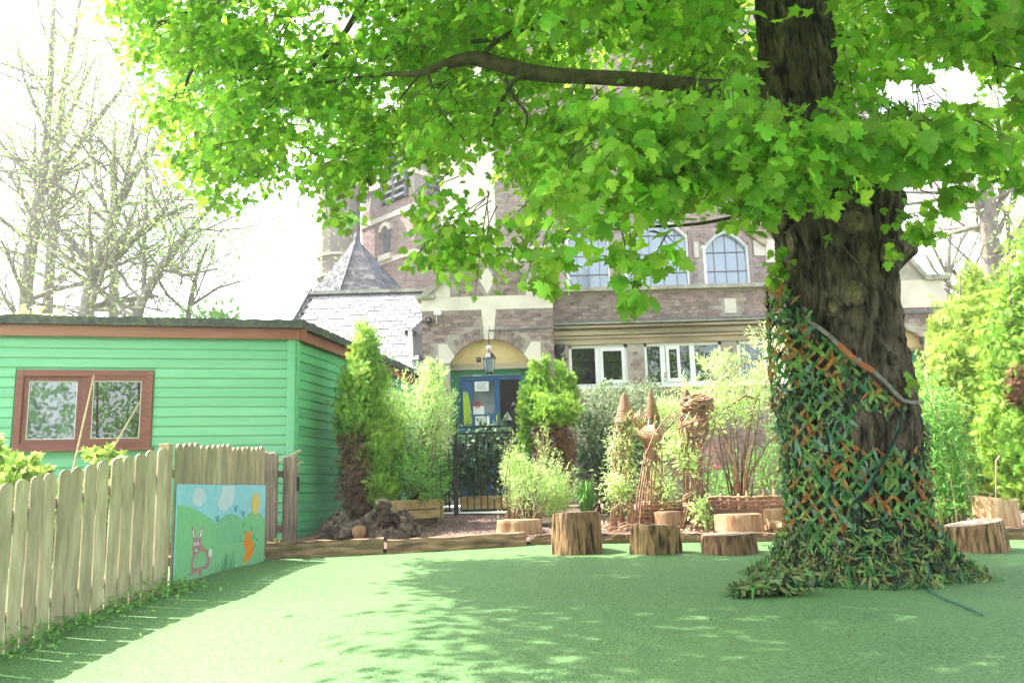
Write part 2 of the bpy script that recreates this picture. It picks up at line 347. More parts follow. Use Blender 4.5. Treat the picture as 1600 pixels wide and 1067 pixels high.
# pale path in front of the gate and behind the willow
a, b, c_, d_ = on(560, 808), on(850, 806), on(850, 796), on(560, 797)
mb = MB(); mb.add([(a.x-.5, a.y, ground(a.x, a.y)+.05), (b.x, b.y, ground(b.x, b.y)+.05), (b.x, 15.8, ground(b.x, 15.8)+.06), (a.x-.5, 15.8, ground(a.x, 15.8)+.06)], [(0, 1, 2, 3)], 'path')
tag(mb.build('path'), kind='structure')
# gravel: loose stones on the bed behind the sleepers
N = 5200; gp = []
while len(gp) < N:
    x = random.uniform(-1.9, .6); y = random.uniform(sl_y(x)+.1, 12.9)
    gp.append((x, y, ground(x, y)+.03))
gp = np.array(gp); ROCK = (np.array([(0, 0, .5), (.5, 0, 0), (-.1, .5, 0), (-.5, -.1, 0), (.1, -.5, 0)], float), np.array([(0, 1, 2), (0, 2, 3), (0, 3, 4), (0, 4, 1)]))
g_ = cloud('gravel', gp, np.tile([0, 0, 1.], (N, 1))+rng.normal(size=(N, 3))*.3, rng.normal(size=(N, 3)), .016+.02*rng.random(N), ROCK, 'gravel')
# wood chippings on the sunlit soil to the right
N = 2600; gp = []
while len(gp) < N:
    x = random.uniform(.7, 6.5); y = random.uniform(sl_y(x)+.05, 12)
    gp.append((x, y, ground(x, y)+.035))
CHIP = (np.array([(-.5, -.15, 0), (.5, -.12, .05), (.4, .15, 0), (-.5, .12, .06)], float), np.array([(0, 1, 2), (0, 2, 3)]))
pm('chips', (.30, .19, .13), (.48, .34, .25), 20, rough=.9, var=.4)
cloud('bark_chippings', np.array(gp), np.tile([0, 0, 1.], (N, 1))+rng.normal(size=(N, 3))*.35, rng.normal(size=(N, 3)), .03+.05*rng.random(N), CHIP, 'chips')

# ================================================================== timber edging
def sleeper(a, b, h, w_, label, mat='sleeper'):
    a = Vector(a); b = Vector(b); L = (b-a).length; t = (b-a)/L; n = Vector((-t.y, t.x, 0)); K = 14
    me = MB(); vs = []
    for i in range(K+1):
        p = a.lerp(b, i/K); j = lambda s: s*(random.random()-.5)
        for (u, z) in ((-w_/2, 0), (-w_/2+j(.02), h*.5), (-w_/2+.012+j(.015), h+j(.02)), (w_/2-.012, h+j(.02)), (w_/2, h*.5), (w_/2, 0)):
            vs.append(p+n*u+Vector((0, 0, z-.03)))
    fs = [(i*6+k, i*6+(k+1) % 6, (i+1)*6+(k+1) % 6, (i+1)*6+k) for i in range(K) for k in range(6)]+[tuple(range(6)), tuple(K*6+k for k in range(5, -1, -1))]
    me.add(vs, fs, mat); o = me.build('timber_sleeper'); setorigin(o); return tag(o, label, 'sleeper', 'timber sleepers edging the lawn')
def onl(px, py): p = on(px, py); p.z = ground(p.x, p.y); return p
segs = [((412, 874), (597, 866), .19, 'dark damp timber sleeper ending at the picket gate'), ((603, 866), (822, 853), .17, 'brown timber sleeper in front of the gravel bed and driftwood'),
        ((830, 852), (990, 849), .13, 'pale timber sleeper behind the tallest log stump'), ((998, 849), (1120, 848), .12, 'short timber sleeper between the knobbly stump and the low stump'),
        ((1126, 848), (1262, 846), .12, 'timber sleeper running up to the netted tree from the left'), ((1478, 846), (1640, 842), .15, 'dark timber sleeper to the right of the netted tree')]
for a, b, h, l in segs: sleeper(onl(*a)+Vector((0, .1, 0)), onl(*b)+Vector((0, .1, 0)), h, .16, l)

# ================================================================== CHURCH
def X_(px, py, Y): return at(px, py, Y).x
def Z_(px, py, Y): return at(px, py, Y).z
BM = {}
def brickmesh(kind, mat, H=.066, D=.05):
    k = (kind, mat)
    if k not in BM:
        l = []
        for i in range(3):
            m = MB(); L = .215 if kind == 's' else .1025; j = lambda: random.uniform(-.003, .003)
            vs = [(L/2*a+j(), D/2*b+(j() if b < 0 else 0), H/2*c+j()) for a in (-1, 1) for b in (-1, 1) for c in (-1, 1)]
            m.add(vs, [(0, 1, 3, 2), (4, 6, 7, 5), (0, 4, 5, 1), (2, 3, 7, 6), (0, 2, 6, 4), (1, 5, 7, 3)], mat); l.append(m.mesh('brick'))
        BM[k] = l
    return BM[k]
def bricks(parent, org, x0, x1, z0, z1, y, keep, prior, nmax=300, mat='brick', H=.075):
    """courses of single bricks standing 8 mm proud of the mortar; the first nmax that show are objects, the rest one mesh"""
    lst = []; r = 0; z = z0
    while z+H <= z1+.01:
        x = x0 + (0 if r % 2 else -.06); first = True
        while x < x1-.03:
            k = 'h' if (r % 2 and random.random() < .8) else ('s' if random.random() < .85 else 'h')
            L = (.215 if k == 's' else .1025); a = max(x, x0); b = min(x+L, x1)
            if b-a > .03:
                c = Vector(((a+b)/2, y-.008+.025+random.uniform(-.003, .003), z+H/2))
                if keep(a, b, c.z): lst.append((c, k, (b-a)/L))
            x += L+.010
        z += H; r += 1
    vis = [e for e in lst if prior(e[0].x, e[0].z)]; random.shuffle(vis)
    vis.sort(key=lambda e: 0 if e in vis[:0] else 0); top = vis[:nmax]; ids = set(map(id, top))
    inv = Matrix.Translation(-Vector(org))
    for c, k, s in top: inst('brick', random.choice(brickmesh(k, mat)), parent, inv @ Matrix.Translation(c) @ Matrix.Diagonal((s, 1, 1, 1)))
    rest = MB()
    for e in lst:
        if id(e) not in ids:
            c, k, s = e; L = (.215 if k == 's' else .1025)*s; rest.box(c, (L, .05, .066), mat)
    if rest.v: rest.build('brickwork', parent, 'stuff')
YP = 16.5; YA = 16.9; YU = 19.6
church = empty('church_building', (X_(860, 700, YP), YP, .5), 'brick church building with stone bands, gabled porch, blue door and arched windows', 'church')
CO = church.location
# ---- porch
xL, xR = X_(660, 560, YP), X_(866, 560, YP); zg = .35
zb0, zb1 = Z_(763, 484, YP), Z_(763, 463, YP)
ax0, ax1 = X_(703, 568, YP), X_(827, 566, YP); azs, aza = Z_(763, 565, YP), Z_(763, 529, YP); axm = (ax0+ax1)/2
def arch_z(x):  # underside of the segmental arch
    h = (ax1-ax0)/2; s = aza-azs; Rr = (h*h+s*s)/(2*s); return aza-Rr+math.sqrt(max(0, Rr*Rr-(x-axm)**2))
porch = MB(); D_ = .4
porch.bb((xL, YP, zg-.3), (ax0, YP+D_, zb1), 'mortar'); porch.bb((ax1, YP, zg-.3), (xR, YP+D_, zb1), 'mortar')
K = 28
poly = [(ax0+(ax1-ax0)*i/K, YP, arch_z(ax0+(ax1-ax0)*i/K)) for i in range(K+1)]
for i in range(K):
    a, b = poly[i], poly[i+1]; porch.prism([a, b, (b[0], YP, zb1), (a[0], YP, zb1)], (0, D_, 0), 'mortar')
apx, apz = X_(759, 386, YP), Z_(759, 386, YP)
gx0, gx1 = X_(662, 464, YP), X_(864, 464, YP)
porch.prism([(xL, YP, zb1), (xR, YP, zb1), (gx1, YP, zb1+.02), (apx, YP, apz), (gx0, YP, zb1+.02)], (0, D_, 0), 'mortar')
porch.bb((xL+.01, YP+D_, zg-.3), (xL+.3, YA+2.5, zb0), 'mortar'); 
pw = porch.build('porch', church)
gxa, gxb = X_(703, 440, YP), X_(821, 440, YP); gzt = Z_(760, 411, YP)
dmx, dmz = X_(761, 438, YP), Z_(761, 438, YP); dmw, dmh = .155, .28
tx0, tx1 = X_(752, 484, YP), X_(775, 484, YP); tb0, tb1 = X_(757, 528, YP), X_(771, 528, YP); kz = Z_(763, 530, YP)
def T_half(z): f = (zb0-z)/(zb0-kz); return tx0+(tb0-tx0)*f, tx1+(tb1-tx1)*f
sp0, sp1, spz0, spz1 = X_(685, 550, YP), X_(845, 550, YP), Z_(690, 568, YP), Z_(690, 538, YP)
Rv = .23
def keep_porch(a, b, z):
    xm = (a+b)/2
    if z > zb1:
        if not (a > gxa-.02 and b < gxb+.02 and z < gzt): return False
        f = (apz-z)/(apz-zb1)
        if a < apx+(gx0-apx)*f+.12 or b > apx+(gx1-apx)*f-.12: return False
        return not (abs(xm-dmx)/(dmw+.05)+abs(z-dmz)/(dmh+.03) < 1.1)
    if z > zb0-.04: return False
    l, r = T_half(z)
    if b > l-.01 and a < r+.01: return False
    if spz0 < z < spz1+.02 and (a < ax0+.05 and b > sp0 or b > ax1-.05 and a < sp1): return False
    if b > ax0 and a < ax1 and z < azs+.04: return False
    h = (ax1-ax0)/2; s = aza-azs; Rr = (h*h+s*s)/(2*s); zc = aza-Rr
    if z > azs-.05:
        for x in (a, b, xm):
            if math.hypot(x-axm, z-zc) < Rr+Rv+.02 and z > azs-.02: return False
    return True
bricks(pw, CO, xL, xR, zg-.3, apz, YP, keep_porch, lambda x, z: z > Z_(690, 640, YP) and not (x > axm+.5 and z < azs-.3), 300)
h = (ax1-ax0)/2; s = aza-azs; Rr = (h*h+s*s)/(2*s); zc = aza-Rr
a0 = math.asin(h/Rr)
for row, r0 in enumerate((Rr+.004, Rr+.118)):
    k = int(2*a0*r0/.078)
    for i in range(k+1):
        a = -a0+2*a0*i/k; c = Vector((axm+math.sin(a)*(r0+.052), YP+.011, zc+math.cos(a)*(r0+.052))); 
        l, r = T_half(c.z)
        if l-.03 < c.x < r+.03 or (c.z < spz1 and abs(c.x-axm) > h*.82): continue
        inst('brick', brickmesh('h', 'brick')[0], pw, Matrix.Translation(-CO) @ Matrix.Translation(c) @ Matrix.Rotation(a+PI/2, 4, 'Y'))
st = MB(); pr = .018
def sbb(x0, z0, x1, z1, p=pr, Y=YP, mat='stone', dep=.06): st.bb((x0, Y-p, z0), (x1, Y+dep, z1), mat)
sbb(xL-.01, zb0, xR+.01, zb1)
st.prism([(tx0, YP-pr-.004, zb0+.005), (tx1, YP-pr-.004, zb0+.005), (tb1, YP-pr-.004, kz), (tb0, YP-pr-.004, kz)], (0, .08, 0), 'stone')
for sx, e in ((sp0, ax0), (sp1, ax1)):
    sgn = 1 if e > sx else -1
    st.prism([(sx, YP-pr, spz0), (e+sgn*-.01, YP-pr, spz0), (e+sgn*.10, YP-pr, spz0+.14), (e-sgn*.05, YP-pr, spz1), (sx, YP-pr, spz1)], (0, .08, 0), 'stone')
st.prism([(dmx-dmw, YP-pr, dmz), (dmx, YP-pr, dmz-dmh), (dmx+dmw, YP-pr, dmz), (dmx, YP-pr, dmz+dmh)], (0, .06, 0), 'stone')
st.prism([(gx0+.02, YP-.012, zb1+.005), (gxa, YP-.012, zb1+.005), (gxa, YP-.012, zb1+(apz-zb1)*(gxa-gx0)/(apx-gx0)), ], (0, .05, 0), 'stone')
st.prism([(gxb, YP-.012, zb1+.005), (gx1-.02, YP-.012, zb1+.005), (gxb, YP-.012, zb1+(apz-zb1)*(gx1-gxb)/(gx1-apx))], (0, .05, 0), 'stone')
ff = (apz-gzt)/(apz-zb1)
st.prism([(apx+(gx0-apx)*ff+.02, YP-.012, gzt), (apx+(gx1-apx)*ff-.02, YP-.012, gzt), (apx, YP-.012, apz-.03)], (0, .05, 0), 'stone')
st.build('stonework', pw)
cp = MB()
for gx, sg in ((gx0, -1), (gx1, 1)):
    cp.bar((gx+sg*.0, YP+.15, zb1+.03), (apx, YP+.15, apz+.03), .50, .10, 'stone_grey')
    cp.bb((gx+sg*.14, YP-.09, zb1-.03), (gx-sg*.22, YP+.40, zb1+.055), 'stone_grey')
cp.build('coping', pw)
# tympanum, frame, door
ty = MB()
poly2 = [(ax0+(ax1-ax0)*i/K, YP+.16, arch_z(ax0+(ax1-ax0)*i/K)-.002) for i in range(K+1)]
ty.prism([(ax0, YP+.16, azs-.02)]+poly2+[(ax1, YP+.16, azs-.02)], (0, .05, 0), 'yellow_paint')
ty.bb((ax0, YP+.10, azs-.13), (ax1, YP+.24, azs-.022), 'cornice_stone')
ty.build('tympanum', pw)
zt2 = azs-.13
gf = MB(); gw = .16
for x, sg in ((ax0, 1), (ax1, -1)):
    for q in range(3): gf.bb((x+sg*gw*q/3, YP+.14+q*.035, zg), (x+sg*gw*(q+1)/3, YP+.3, zt2), 'door_green')
gf.bb((ax0+gw, YP+.18, zt2-.10), (ax1-gw, YP+.3, zt2), 'door_green')
gf.build('door_frame', pw)
bx0, bx1 = ax0+gw, ax1-gw; bz1 = zt2-.10; dl0, dl1 = X_(722, 620, YP+.25), X_(781, 620, YP+.25); zd0 = .55
bd = MB()
bd.bb((bx0, YP+.23, bz1-.10), (bx1, YP+.31, bz1), 'blue_paint'); bd.bb((bx0, YP+.23, zd0), (dl0, YP+.31, bz1-.1), 'blue_paint')
bd.bb((bx1-.05, YP+.23, zd0), (bx1, YP+.31, bz1-.1), 'blue_paint'); bd.bb((bx0+.01, YP+.225, bz1-.012), (bx1-.01, YP+.235, bz1+.004), 'paper')
bd.build('blue_frame', pw)
dr = MB(); gx_0, gx_1 = X_(738, 620, YP+.22), X_(773, 620, YP+.22); gz0, gz1 = Z_(755, 647, YP+.22), Z_(755, 596, YP+.22)
yd = YP+.24
dr.bb((dl0+.005, yd, zd0), (gx_0, yd+.05, bz1-.105), 'blue_paint'); dr.bb((gx_1, yd, zd0), (dl1, yd+.05, bz1-.105), 'blue_paint')
dr.bb((gx_0, yd, gz1), (gx_1, yd+.05, bz1-.105), 'blue_paint'); dr.bb((gx_0, yd, zd0), (gx_1, yd+.05, gz0), 'blue_paint')
door = dr.build('door', pw)
e = MB(); e.bb((gx_0, yd+.02, gz0), (gx_1, yd+.025, gz1), 'pane_door'); e.build('pane', pw)
for (a, b, c, d) in ((742, 596, 764, 611), (739, 634, 756, 647), (742, 650, 764, 664)):
    nt_ = MB(); nt_.bb((X_(a, 620, yd), yd-.006, Z_(755, d, yd)), (X_(c, 620, yd), yd-.001, Z_(755, b, yd)), 'paper'); nt_.build('door_notice', pw)
nt_ = MB()
for q in range(6):
    for (b, d, a, c) in ((598, 609, 745, 761), (652, 662, 745, 761)):
        z = Z_(755, d, yd)+(Z_(755, b, yd)-Z_(755, d, yd))*(q+.5)/6; nt_.bb((X_(a, 620, yd), yd-.008, z), (X_(c, 620, yd)-.05*random.random(), yd-.0065, z+.006), 'lead')
nt_.build('notice_print', pw, 'stuff')
sg = MB(); c = Vector((X_(746, 632, yd), yd-.009, Z_(746, 632, yd))); rr = .06
ring = [c+Vector((math.cos(a)*rr, 0, math.sin(a)*rr)) for a in lin(0, 2*PI, 20)]
sg.tube(ring, .009, 'p_red', 5); sg.bar(c+Vector((-.04, 0, .04)), c+Vector((.04, 0, -.04)), .006, .012, 'p_red'); sg.box(c+Vector((0, .003, -.005)), (.03, .004, .06), 'black_metal')
sg.build('no_entry_symbol', pw)
hd = MB(); hd.tube([(dl1-.07, yd-.05, Z_(775, 660, yd)), (dl1-.07, yd-.05, Z_(775, 648, yd))], .012, 'interior_yellow', 8); hd.bb((X_(738, 586, yd), yd-.05, Z_(740, 588, yd)), (X_(752, 586, yd), yd, Z_(740, 584, yd)), 'paper')
hd.build('door_handle', pw)
inn = MB()  # hall seen through the open half
inn.bb((bx0-.4, YP+1.9, zd0), (bx1+.5, YP+2.0, bz1+.5), 'interior_light'); inn.bb((bx1+.4, YP+.5, zd0), (bx1+.5, YP+2., bz1+.5), 'interior_light')
inn.bb((bx0-.5, YP+.5, zd0), (bx0-.4, YP+2., bz1+.5), 'interior_light'); inn.bb((bx0-.5, YP+.42, zd0-.2), (bx1+.5, YP+2., zd0), 'interior'); inn.bb((bx0-.5, YP+.5, bz1+.5), (bx1+.5, YP+2, bz1+.6), 'interior_light')
inn.bb((X_(795, 655, YP+1.2), YP+1.1, zd0), (X_(818, 655, YP+1.2), YP+1.5, Z_(800, 648, YP+1.2)), 'interior')
inn.build('hallway', pw)
ws = MB(); c = Vector((X_(793, 651, YP+.5), YP+.5, Z_(793, 656, YP+.5)))
ws.prism([c+Vector((-.1, 0, 0)), c+Vector((.1, 0, 0)), c+Vector((0, 0, .17))], (0, .01, 0), 'paper'); ws.prism([c+Vector((-.012, -.004, .04)), c+Vector((.012, -.004, .04)), c+Vector((.006, -.004, .12)), c+Vector((-.006, -.004, .12))], (0, .003, 0), 'black_metal')
tag(ws.build('warning_triangle'), 'small white triangular warning sign inside the open half of the doorway', 'sign')
stp = MB(); stp.bb((ax0-.1, YP-.7, .2), (ax1+.1, YP+.2, .43), 'stone_grey'); stp.bb((ax0, YP-.25, .43), (ax1, YP+.3, .55), 'stone_grey'); stp.build('doorstep', pw)
# hi-vis coat hanging by the door
hv = MB(); c = Vector((X_(728, 640, YP-.02), YP+.05, Z_(728, 612, YP)))
[hv.tube([c+Vector((o_, o_*.3, 0)), c+Vector((o_*1.3+.02, 0, -.2)), c+Vector((o_*1.6+.04, .0, -.42)), c+Vector((o_*1.7+.05, 0, -.6-abs(o_)))], [.012, .03, .034, .03], 'leaf_yellowish', 8, jit=.3) for o_ in (-.04, -.01, .02)]
pm('hi_vis', (.25, .35, .02), (.3, .4, .03), 3, rough=.6); hv.mats = ['hi_vis']
tag(hv.build('coat'), 'yellow high-visibility coat hanging beside the blue door', 'coat')
# lantern on its pipe
def lantern(name, c, r, h, label, parent=None):
    t = empty(name, c, label, 'lantern')
    b = MB()
    for i in range(6):
        a = i*PI/3; p0 = Vector((math.cos(a)*r*.62, math.sin(a)*r*.62, -h)); p1 = Vector((math.cos(a)*r, math.sin(a)*r, -h*.36)); b.tube([c+p0, c+p1], .006, 'black_metal', 5)
    b.tube([c+Vector((0, 0, -h-.02)), c+Vector((0, 0, -h+.01))], [r*.5, r*.68], 'black_metal', 6, smooth=False)
    b.build('cage', t)
    g = MB(); g.tube([c+Vector((0, 0, -h)), c+Vector((0, 0, -h*.36))], [r*.58, r*.94], 'pane_church', 6, smooth=False); g.build('glass', t)
    k = MB(); k.tube([c+Vector((0, 0, -h*.38)), c+Vector((0, 0, -h*.33)), c+Vector((0, 0, -h*.12)), c+Vector((0, 0, -.02)), c], [r*1.15, r*1.12, r*.62, r*.16, .01], 'black_metal', 6, smooth=False); k.build('hood', t)
    return t
lc = at(764, 548, YP-.45); lt = lantern('hanging_lantern', lc, .12, .42, 'black glazed lantern hanging from a pipe in front of the porch arch')
cn = MB(); q = Vector((lc.x, lc.y, Z_(764, 510, YP-.45))); cn.tube([lc, q], .009, 'black_metal', 6); cn.tube([q, q+Vector((0, .05, .01)), (lc.x, YP-.03, q.z)], .011, 'black_metal', 6)
cn.tube([(lc.x, YP-.03, q.z), (xR+.05, YP-.03, q.z+.02), (xR+.6, YP+.2, q.z+.02)], .012, 'lead', 6)
cn.build('pipe', lt)
pn = MB(); pn.tube([lc+Vector((0, 0, .0)), lc+Vector((0, 0, .04)), lc+Vector((0, 0, .08)), lc+Vector((0, 0, .1))], [.02, .05, .05, .01], 'paper', 8); pn.build('ceiling_rose', lt)
def smallbox(name, px, py, Y, s, mat, label, cat):
    m = MB(); c = at(px, py, Y); m.box(c, (s, s*.8, s), mat); m.tube([c+Vector((0, -s*.3, 0)), c+Vector((0, -s*.7, -.01))], s*.28, 'lead', 8); m.box(c+Vector((0, s*.7, 0)), (s*.3, s*.8, s*.3), mat)
    return tag(m.build(name), label, cat)
smallbox('security_camera', 748, 562, YP-.05, .09, 'black_metal', 'small black camera on the porch tympanum left of the lantern', 'camera')
smallbox('wall_speaker', 670, 501, YP-.07, .11, 'black_metal', 'dark square box fixed to the brick at the left of the porch', 'alarm box')
fl = MB(); c = at(683, 491, YP-.1); fl.tube([c+Vector((-.06, 0, .02)), c+Vector((0, 0, .03)), c+Vector((.08, -.02, .0))], [.03, .06, .035], 'white_paint', 10); fl.tube([c+Vector((-.02, .05, 0)), c+Vector((-.02, .08, -.17))], .012, 'white_paint', 6)
tag(fl.build('floodlight'), 'white floodlight above the dark box on the porch brick', 'lamp')

# ---- annexe with the white windows
xa0, xa1 = X_(866, 560, YA), X_(1440, 560, YA); zc0 = Z_(1040, 449, YA); zcor1, zcor0 = Z_(1040, 503, YA), Z_(1040, 535, YA); zl0 = Z_(1040, 540, YA)
wins = [(889, 981, 537, 602), (1007, 1129, 534, 600), (1153, 1245, 532, 600)]
wz0, wz1 = Z_(1000, 602, YA), Z_(1000, 536.5, YA)
W = [(X_(a, 560, YA), X_(b, 560, YA)) for a, b, _, _ in wins]+[(X_(1300, 560, YA), X_(1385, 560, YA))]
an = MB(); xs = [xa0]+[v for w_ in W for v in w_]+[xa1]
an.bb((xa0, YA, .2), (xa1, YA+.3, wz0-.0), 'mortar')
for i in range(0, len(xs), 2): an.bb((xs[i], YA, wz0), (xs[i+1], YA+.3, wz1), 'mortar')
an.bb((xa0, YA, wz1), (xa1, YA+.3, zc0-.06), 'mortar')
aw = an.build('annexe', church)
def inwin(a, b, z): return any(b > w0-.01 and a < w1+.01 for w0, w1 in W) and wz0-.05 < z < wz1+.03
bx, bz_ = X_(1141, 478, YA), Z_(1141, 478, YA)
bricks(aw, CO, xa0, xa1, .2, zc0-.06, YA, lambda a, b, z: not inwin(a, b, z) and not (zl0-.06 < z < zcor1+.04) and not (b > bx-.13 and a < bx+.13 and abs(z-bz_) < .17),
       lambda x, z: z > zcor1 and x < X_(1225, 480, YA), 300)
o = MB(); o.bb((xa0, YA-.12, zc0-.06), (xa1, YA+.35, zc0+.02), 'stone_grey')
o.build('coping', aw)
o = MB(); o.bb((bx-.115, YA-.02, bz_-.15), (bx+.115, YA+.03, bz_+.15), 'stone'); o.build('stone_block', aw)
o = MB(); o.prism([(xa0+.02, YA-.05, zcor1+.05), (xa0+.02, YA-.21, zcor1+.03), (xa0+.02, YA-.21, zcor1), (xa0+.02, YA, zcor1)], (xa1-xa0-.02, 0, 0), 'lead'); o.build('flashing', aw)
pm('cornice_shade', (.12, .10, .06), (.24, .19, .11), 4, stretch=(.3, 1, 4), rough=.9)  # moulding shadow put into the colour of the recessed courses
o = MB(); zz = zcor1
for (dz, pj, mt) in ((.035, .20, 'stone_grey'), (.03, .10, 'cornice_shade'), (.045, .17, 'cornice_stone'), (.03, .06, 'cornice_shade'), (.10, .085, 'cornice_stone'), (.02, .03, 'cornice_shade'), (.05, .07, 'cornice_stone')):
    o.bb((xa0+.012, YA-pj, zz-dz), (xa1, YA+.02, zz), mt); zz -= dz
o.bb((xa0+.012, YA-.03, wz1+.004), (xa1, YA+.01, zz), 'cornice_stone')
o.build('cornice', aw)
for wi, (w0, w1) in enumerate(W):
    wn = MB(); y0 = YA+.05; t = .06
    wn.bb((w0, y0, wz0), (w0+t, y0+.07, wz1), 'white_paint'); wn.bb((w1-t, y0, wz0), (w1, y0+.07, wz1), 'white_paint')
    wn.bb((w0, y0, wz1-t), (w1, y0+.07, wz1), 'white_paint'); wn.bb((w0, y0, wz0), (w1, y0+.07, wz0+t), 'white_paint'); wn.bb((w0-.03, y0-.1, wz0-.05), (w1+.03, y0+.07, wz0), 'white_paint')
    ms = [.49] if wi in (0, 3) else ([.24, .62] if wi == 1 else [.5, .75])
    for f in ms: x = w0+(w1-w0)*f; wn.bb((x-.05, y0+.002, wz0+t), (x+.05, y0+.068, wz1-t), 'white_paint')
    wf = wn.build('window', aw)
    cas = MB()
    if wi == 0: ca, cb = w0+(w1-w0)*.53, w1-t
    elif wi == 1: ca, cb = w0+(w1-w0)*.28, w0+(w1-w0)*.46
    else: ca, cb = w0+(w1-w0)*.55, w0+(w1-w0)*.72
    for (p, q) in (((ca, wz0+t), (ca+.06, wz1-t)), ((cb-.06, wz0+t), (cb, wz1-t))): cas.bb((p[0], y0-.02, p[1]), (q[0], y0-.001, q[1]), 'white_paint')
    cas.bb((ca+.06, y0-.02, wz1-t-.07), (cb-.06, y0-.001, wz1-t), 'white_paint'); cas.bb((ca+.06, y0-.02, wz0+t), (cb-.06, y0-.001, wz0+t+.07), 'white_paint')
    cas.build('sash', aw)
    pnm = MB(); pnm.bb((w0+.02, y0+.03, wz0+.02), (w1-.02, y0+.035, wz1-.02), 'pane_dark'); pnm.build('pane', aw)
    br = MB()
    for q in range(1, 8): x = w0+(w1-w0)*q/8; br.bb((x-.006, y0+.08, wz0), (x+.006, y0+.09, wz1), 'lead')
    br.build('window_bar', aw)
rm = MB(); rm.bb((xa0+.1, YA+2.6, .5), (xa1, YA+2.7, zc0-.5), 'interior'); rm.bb((xa0+.1, YA+.35, .4), (xa1, YA+2.7, .5), 'interior'); rm.bb((xa0+.1, YA+.35, zl0+.1), (xa1, YA+2.7, zl0+.2), 'interior_light')
rm.bb((xa0+.05, YA+.32, .4), (xa0+.1, YA+2.7, zl0+.2), 'interior'); rm.bb((xa0+.3, YA+1.2, Z_(930, 564, YA+1.2)), (xa1-1, YA+1.25, Z_(930, 560, YA+1.2)), 'interior_yellow')  # yellow bar added to imitate the lights reflected in the panes
rm.bb((xa0, YA+.3, zc0-.1), (xa1, YU, zc0-.06), 'lead')
rm.build('classroom', aw)
dp = MB(); x = X_(875, 560, YA-.1); dp.tube([(x, YA-.1, .3), (x, YA-.1, Z_(875, 560, YA)), (x, YA-.1, Z_(875, 548, YA))], .05, 'black_metal', 10); dp.tube([(x, YA-.1, Z_(875, 558, YA)), (x, YA-.1, Z_(875, 545, YA)), (x, YA-.1, Z_(875, 540, YA))], [.055, .10, .11], 'black_metal', 10)
dp.build('downpipe', aw)

# ---- nave wall behind, with tall arched leaded windows
zu0, zu1 = zc0-.6, Z_(1000, -260, YU); xu0, xu1 = X_(690, 420, YU), X_(1395, 420, YU)
UW = [(X_(885, 420, YU), X_(955, 420, YU), Z_(920, 375, YU), .35), (X_(976, 420, YU), X_(1079, 420, YU), Z_(1028, 372, YU), .5), (X_(1100, 420, YU), X_(1173, 420, YU), Z_(1140, 388, YU), .42)]
def wtop(w0, w1, zs, rise, x): t = (x-(w0+w1)/2)/((w1-w0)/2); return zs+rise*(1-abs(t)**1.7)
nv = MB(); px_ = xu0
for (w0, w1, zs, rs) in UW:
    nv.bb((px_, YU, zu0), (w0, YU+.5, zu1), 'mortar')
    K = 14
    for i in range(K):
        a, b = w0+(w1-w0)*i/K, w0+(w1-w0)*(i+1)/K; nv.prism([(a, YU, wtop(w0, w1, zs, rs, a)), (b, YU, wtop(w0, w1, zs, rs, b)), (b, YU, zu1), (a, YU, zu1)], (0, .5, 0), 'mortar')
    px_ = w1
nv.bb((px_, YU, zu0), (xu1, YU+.5, zu1), 'mortar')
nw = nv.build('nave_wall', church)
sbn = [(Z_(830, 410, YU), Z_(830, 386, YU)), (Z_(830, 215, YU), Z_(830, 195, YU))]
xpil = X_(775, 380, YU)
def keep_u(a, b, z):
    if z < zc0-.1: return False
    for (w0, w1, zs, rs) in UW:
        if b > w0-.06 and a < w1+.06 and z < max(wtop(w0, w1, zs, rs, min(max(v, w0), w1)) for v in (a, b, (a+b)/2))+.1: return False
    for z0, z1 in sbn:
        if z0-.03 < z < z1+.03: return False
    if a < xpil and z > sbn[0][0]: return False
    return True
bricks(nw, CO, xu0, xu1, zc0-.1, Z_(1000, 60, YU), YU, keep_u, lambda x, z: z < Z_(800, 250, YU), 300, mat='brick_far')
o = MB()
for z0, z1 in sbn:
    px_ = xu0
    for (w0, w1, zs, rs) in UW:
        if z0 < zs+rs: o.bb((px_, YU-.03, z0), (w0-.10, YU+.05, z1), 'stone'); px_ = w1+.10
    o.bb((px_, YU-.03, z0), (xu1, YU+.05, z1), 'stone')
o.bb((xu0, YU-.05, sbn[0][1]), (xpil, YU+.04, zu1), 'stone')
o.build('stonework', nw)
for (w0, w1, zs, rs) in UW:
    K = 16; f = MB(); zb = zc0-.2
    pts = [Vector((w0, YU+.06, zb))]+[Vector((w0+(w1-w0)*i/K, YU+.06, wtop(w0, w1, zs, rs, w0+(w1-w0)*i/K))) for i in range(K+1)]+[Vector((w1, YU+.06, zb))]
    for a, b in zip(pts, pts[1:]): f.bar(a, b+(b-a).normalized()*.01, .13, .10, 'white_paint')
    f.build('window', nw)
    g = MB(); g.prism([p+Vector((0, .06, 0)) for p in pts], (0, .006, 0), 'pane_church'); g.build('pane', nw)
    l = MB(); nb = max(4, int((w1-w0)/.27))
    for i in range(1, nb): x = w0+(w1-w0)*i/nb; l.bb((x-.004, YU+.095, zb), (x+.004, YU+.11, wtop(w0, w1, zs, rs, x)), 'lead')
    z = zb+.3
    while z < zs+.2: l.bb((w0, YU+.094, z-.008), (w1, YU+.111, z+.008), 'lead'); z += .46
    l.build('leading', nw)
    hdm = MB()
    for i in range(-1, K+1):
        if i < 0: continue
        a, b = pts[1+i], pts[2+i] if 2+i < len(pts) else pts[-1]
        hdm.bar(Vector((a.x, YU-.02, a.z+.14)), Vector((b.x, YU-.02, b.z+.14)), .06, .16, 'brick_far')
    hdm.build('hood_mould', nw)
o = MB()
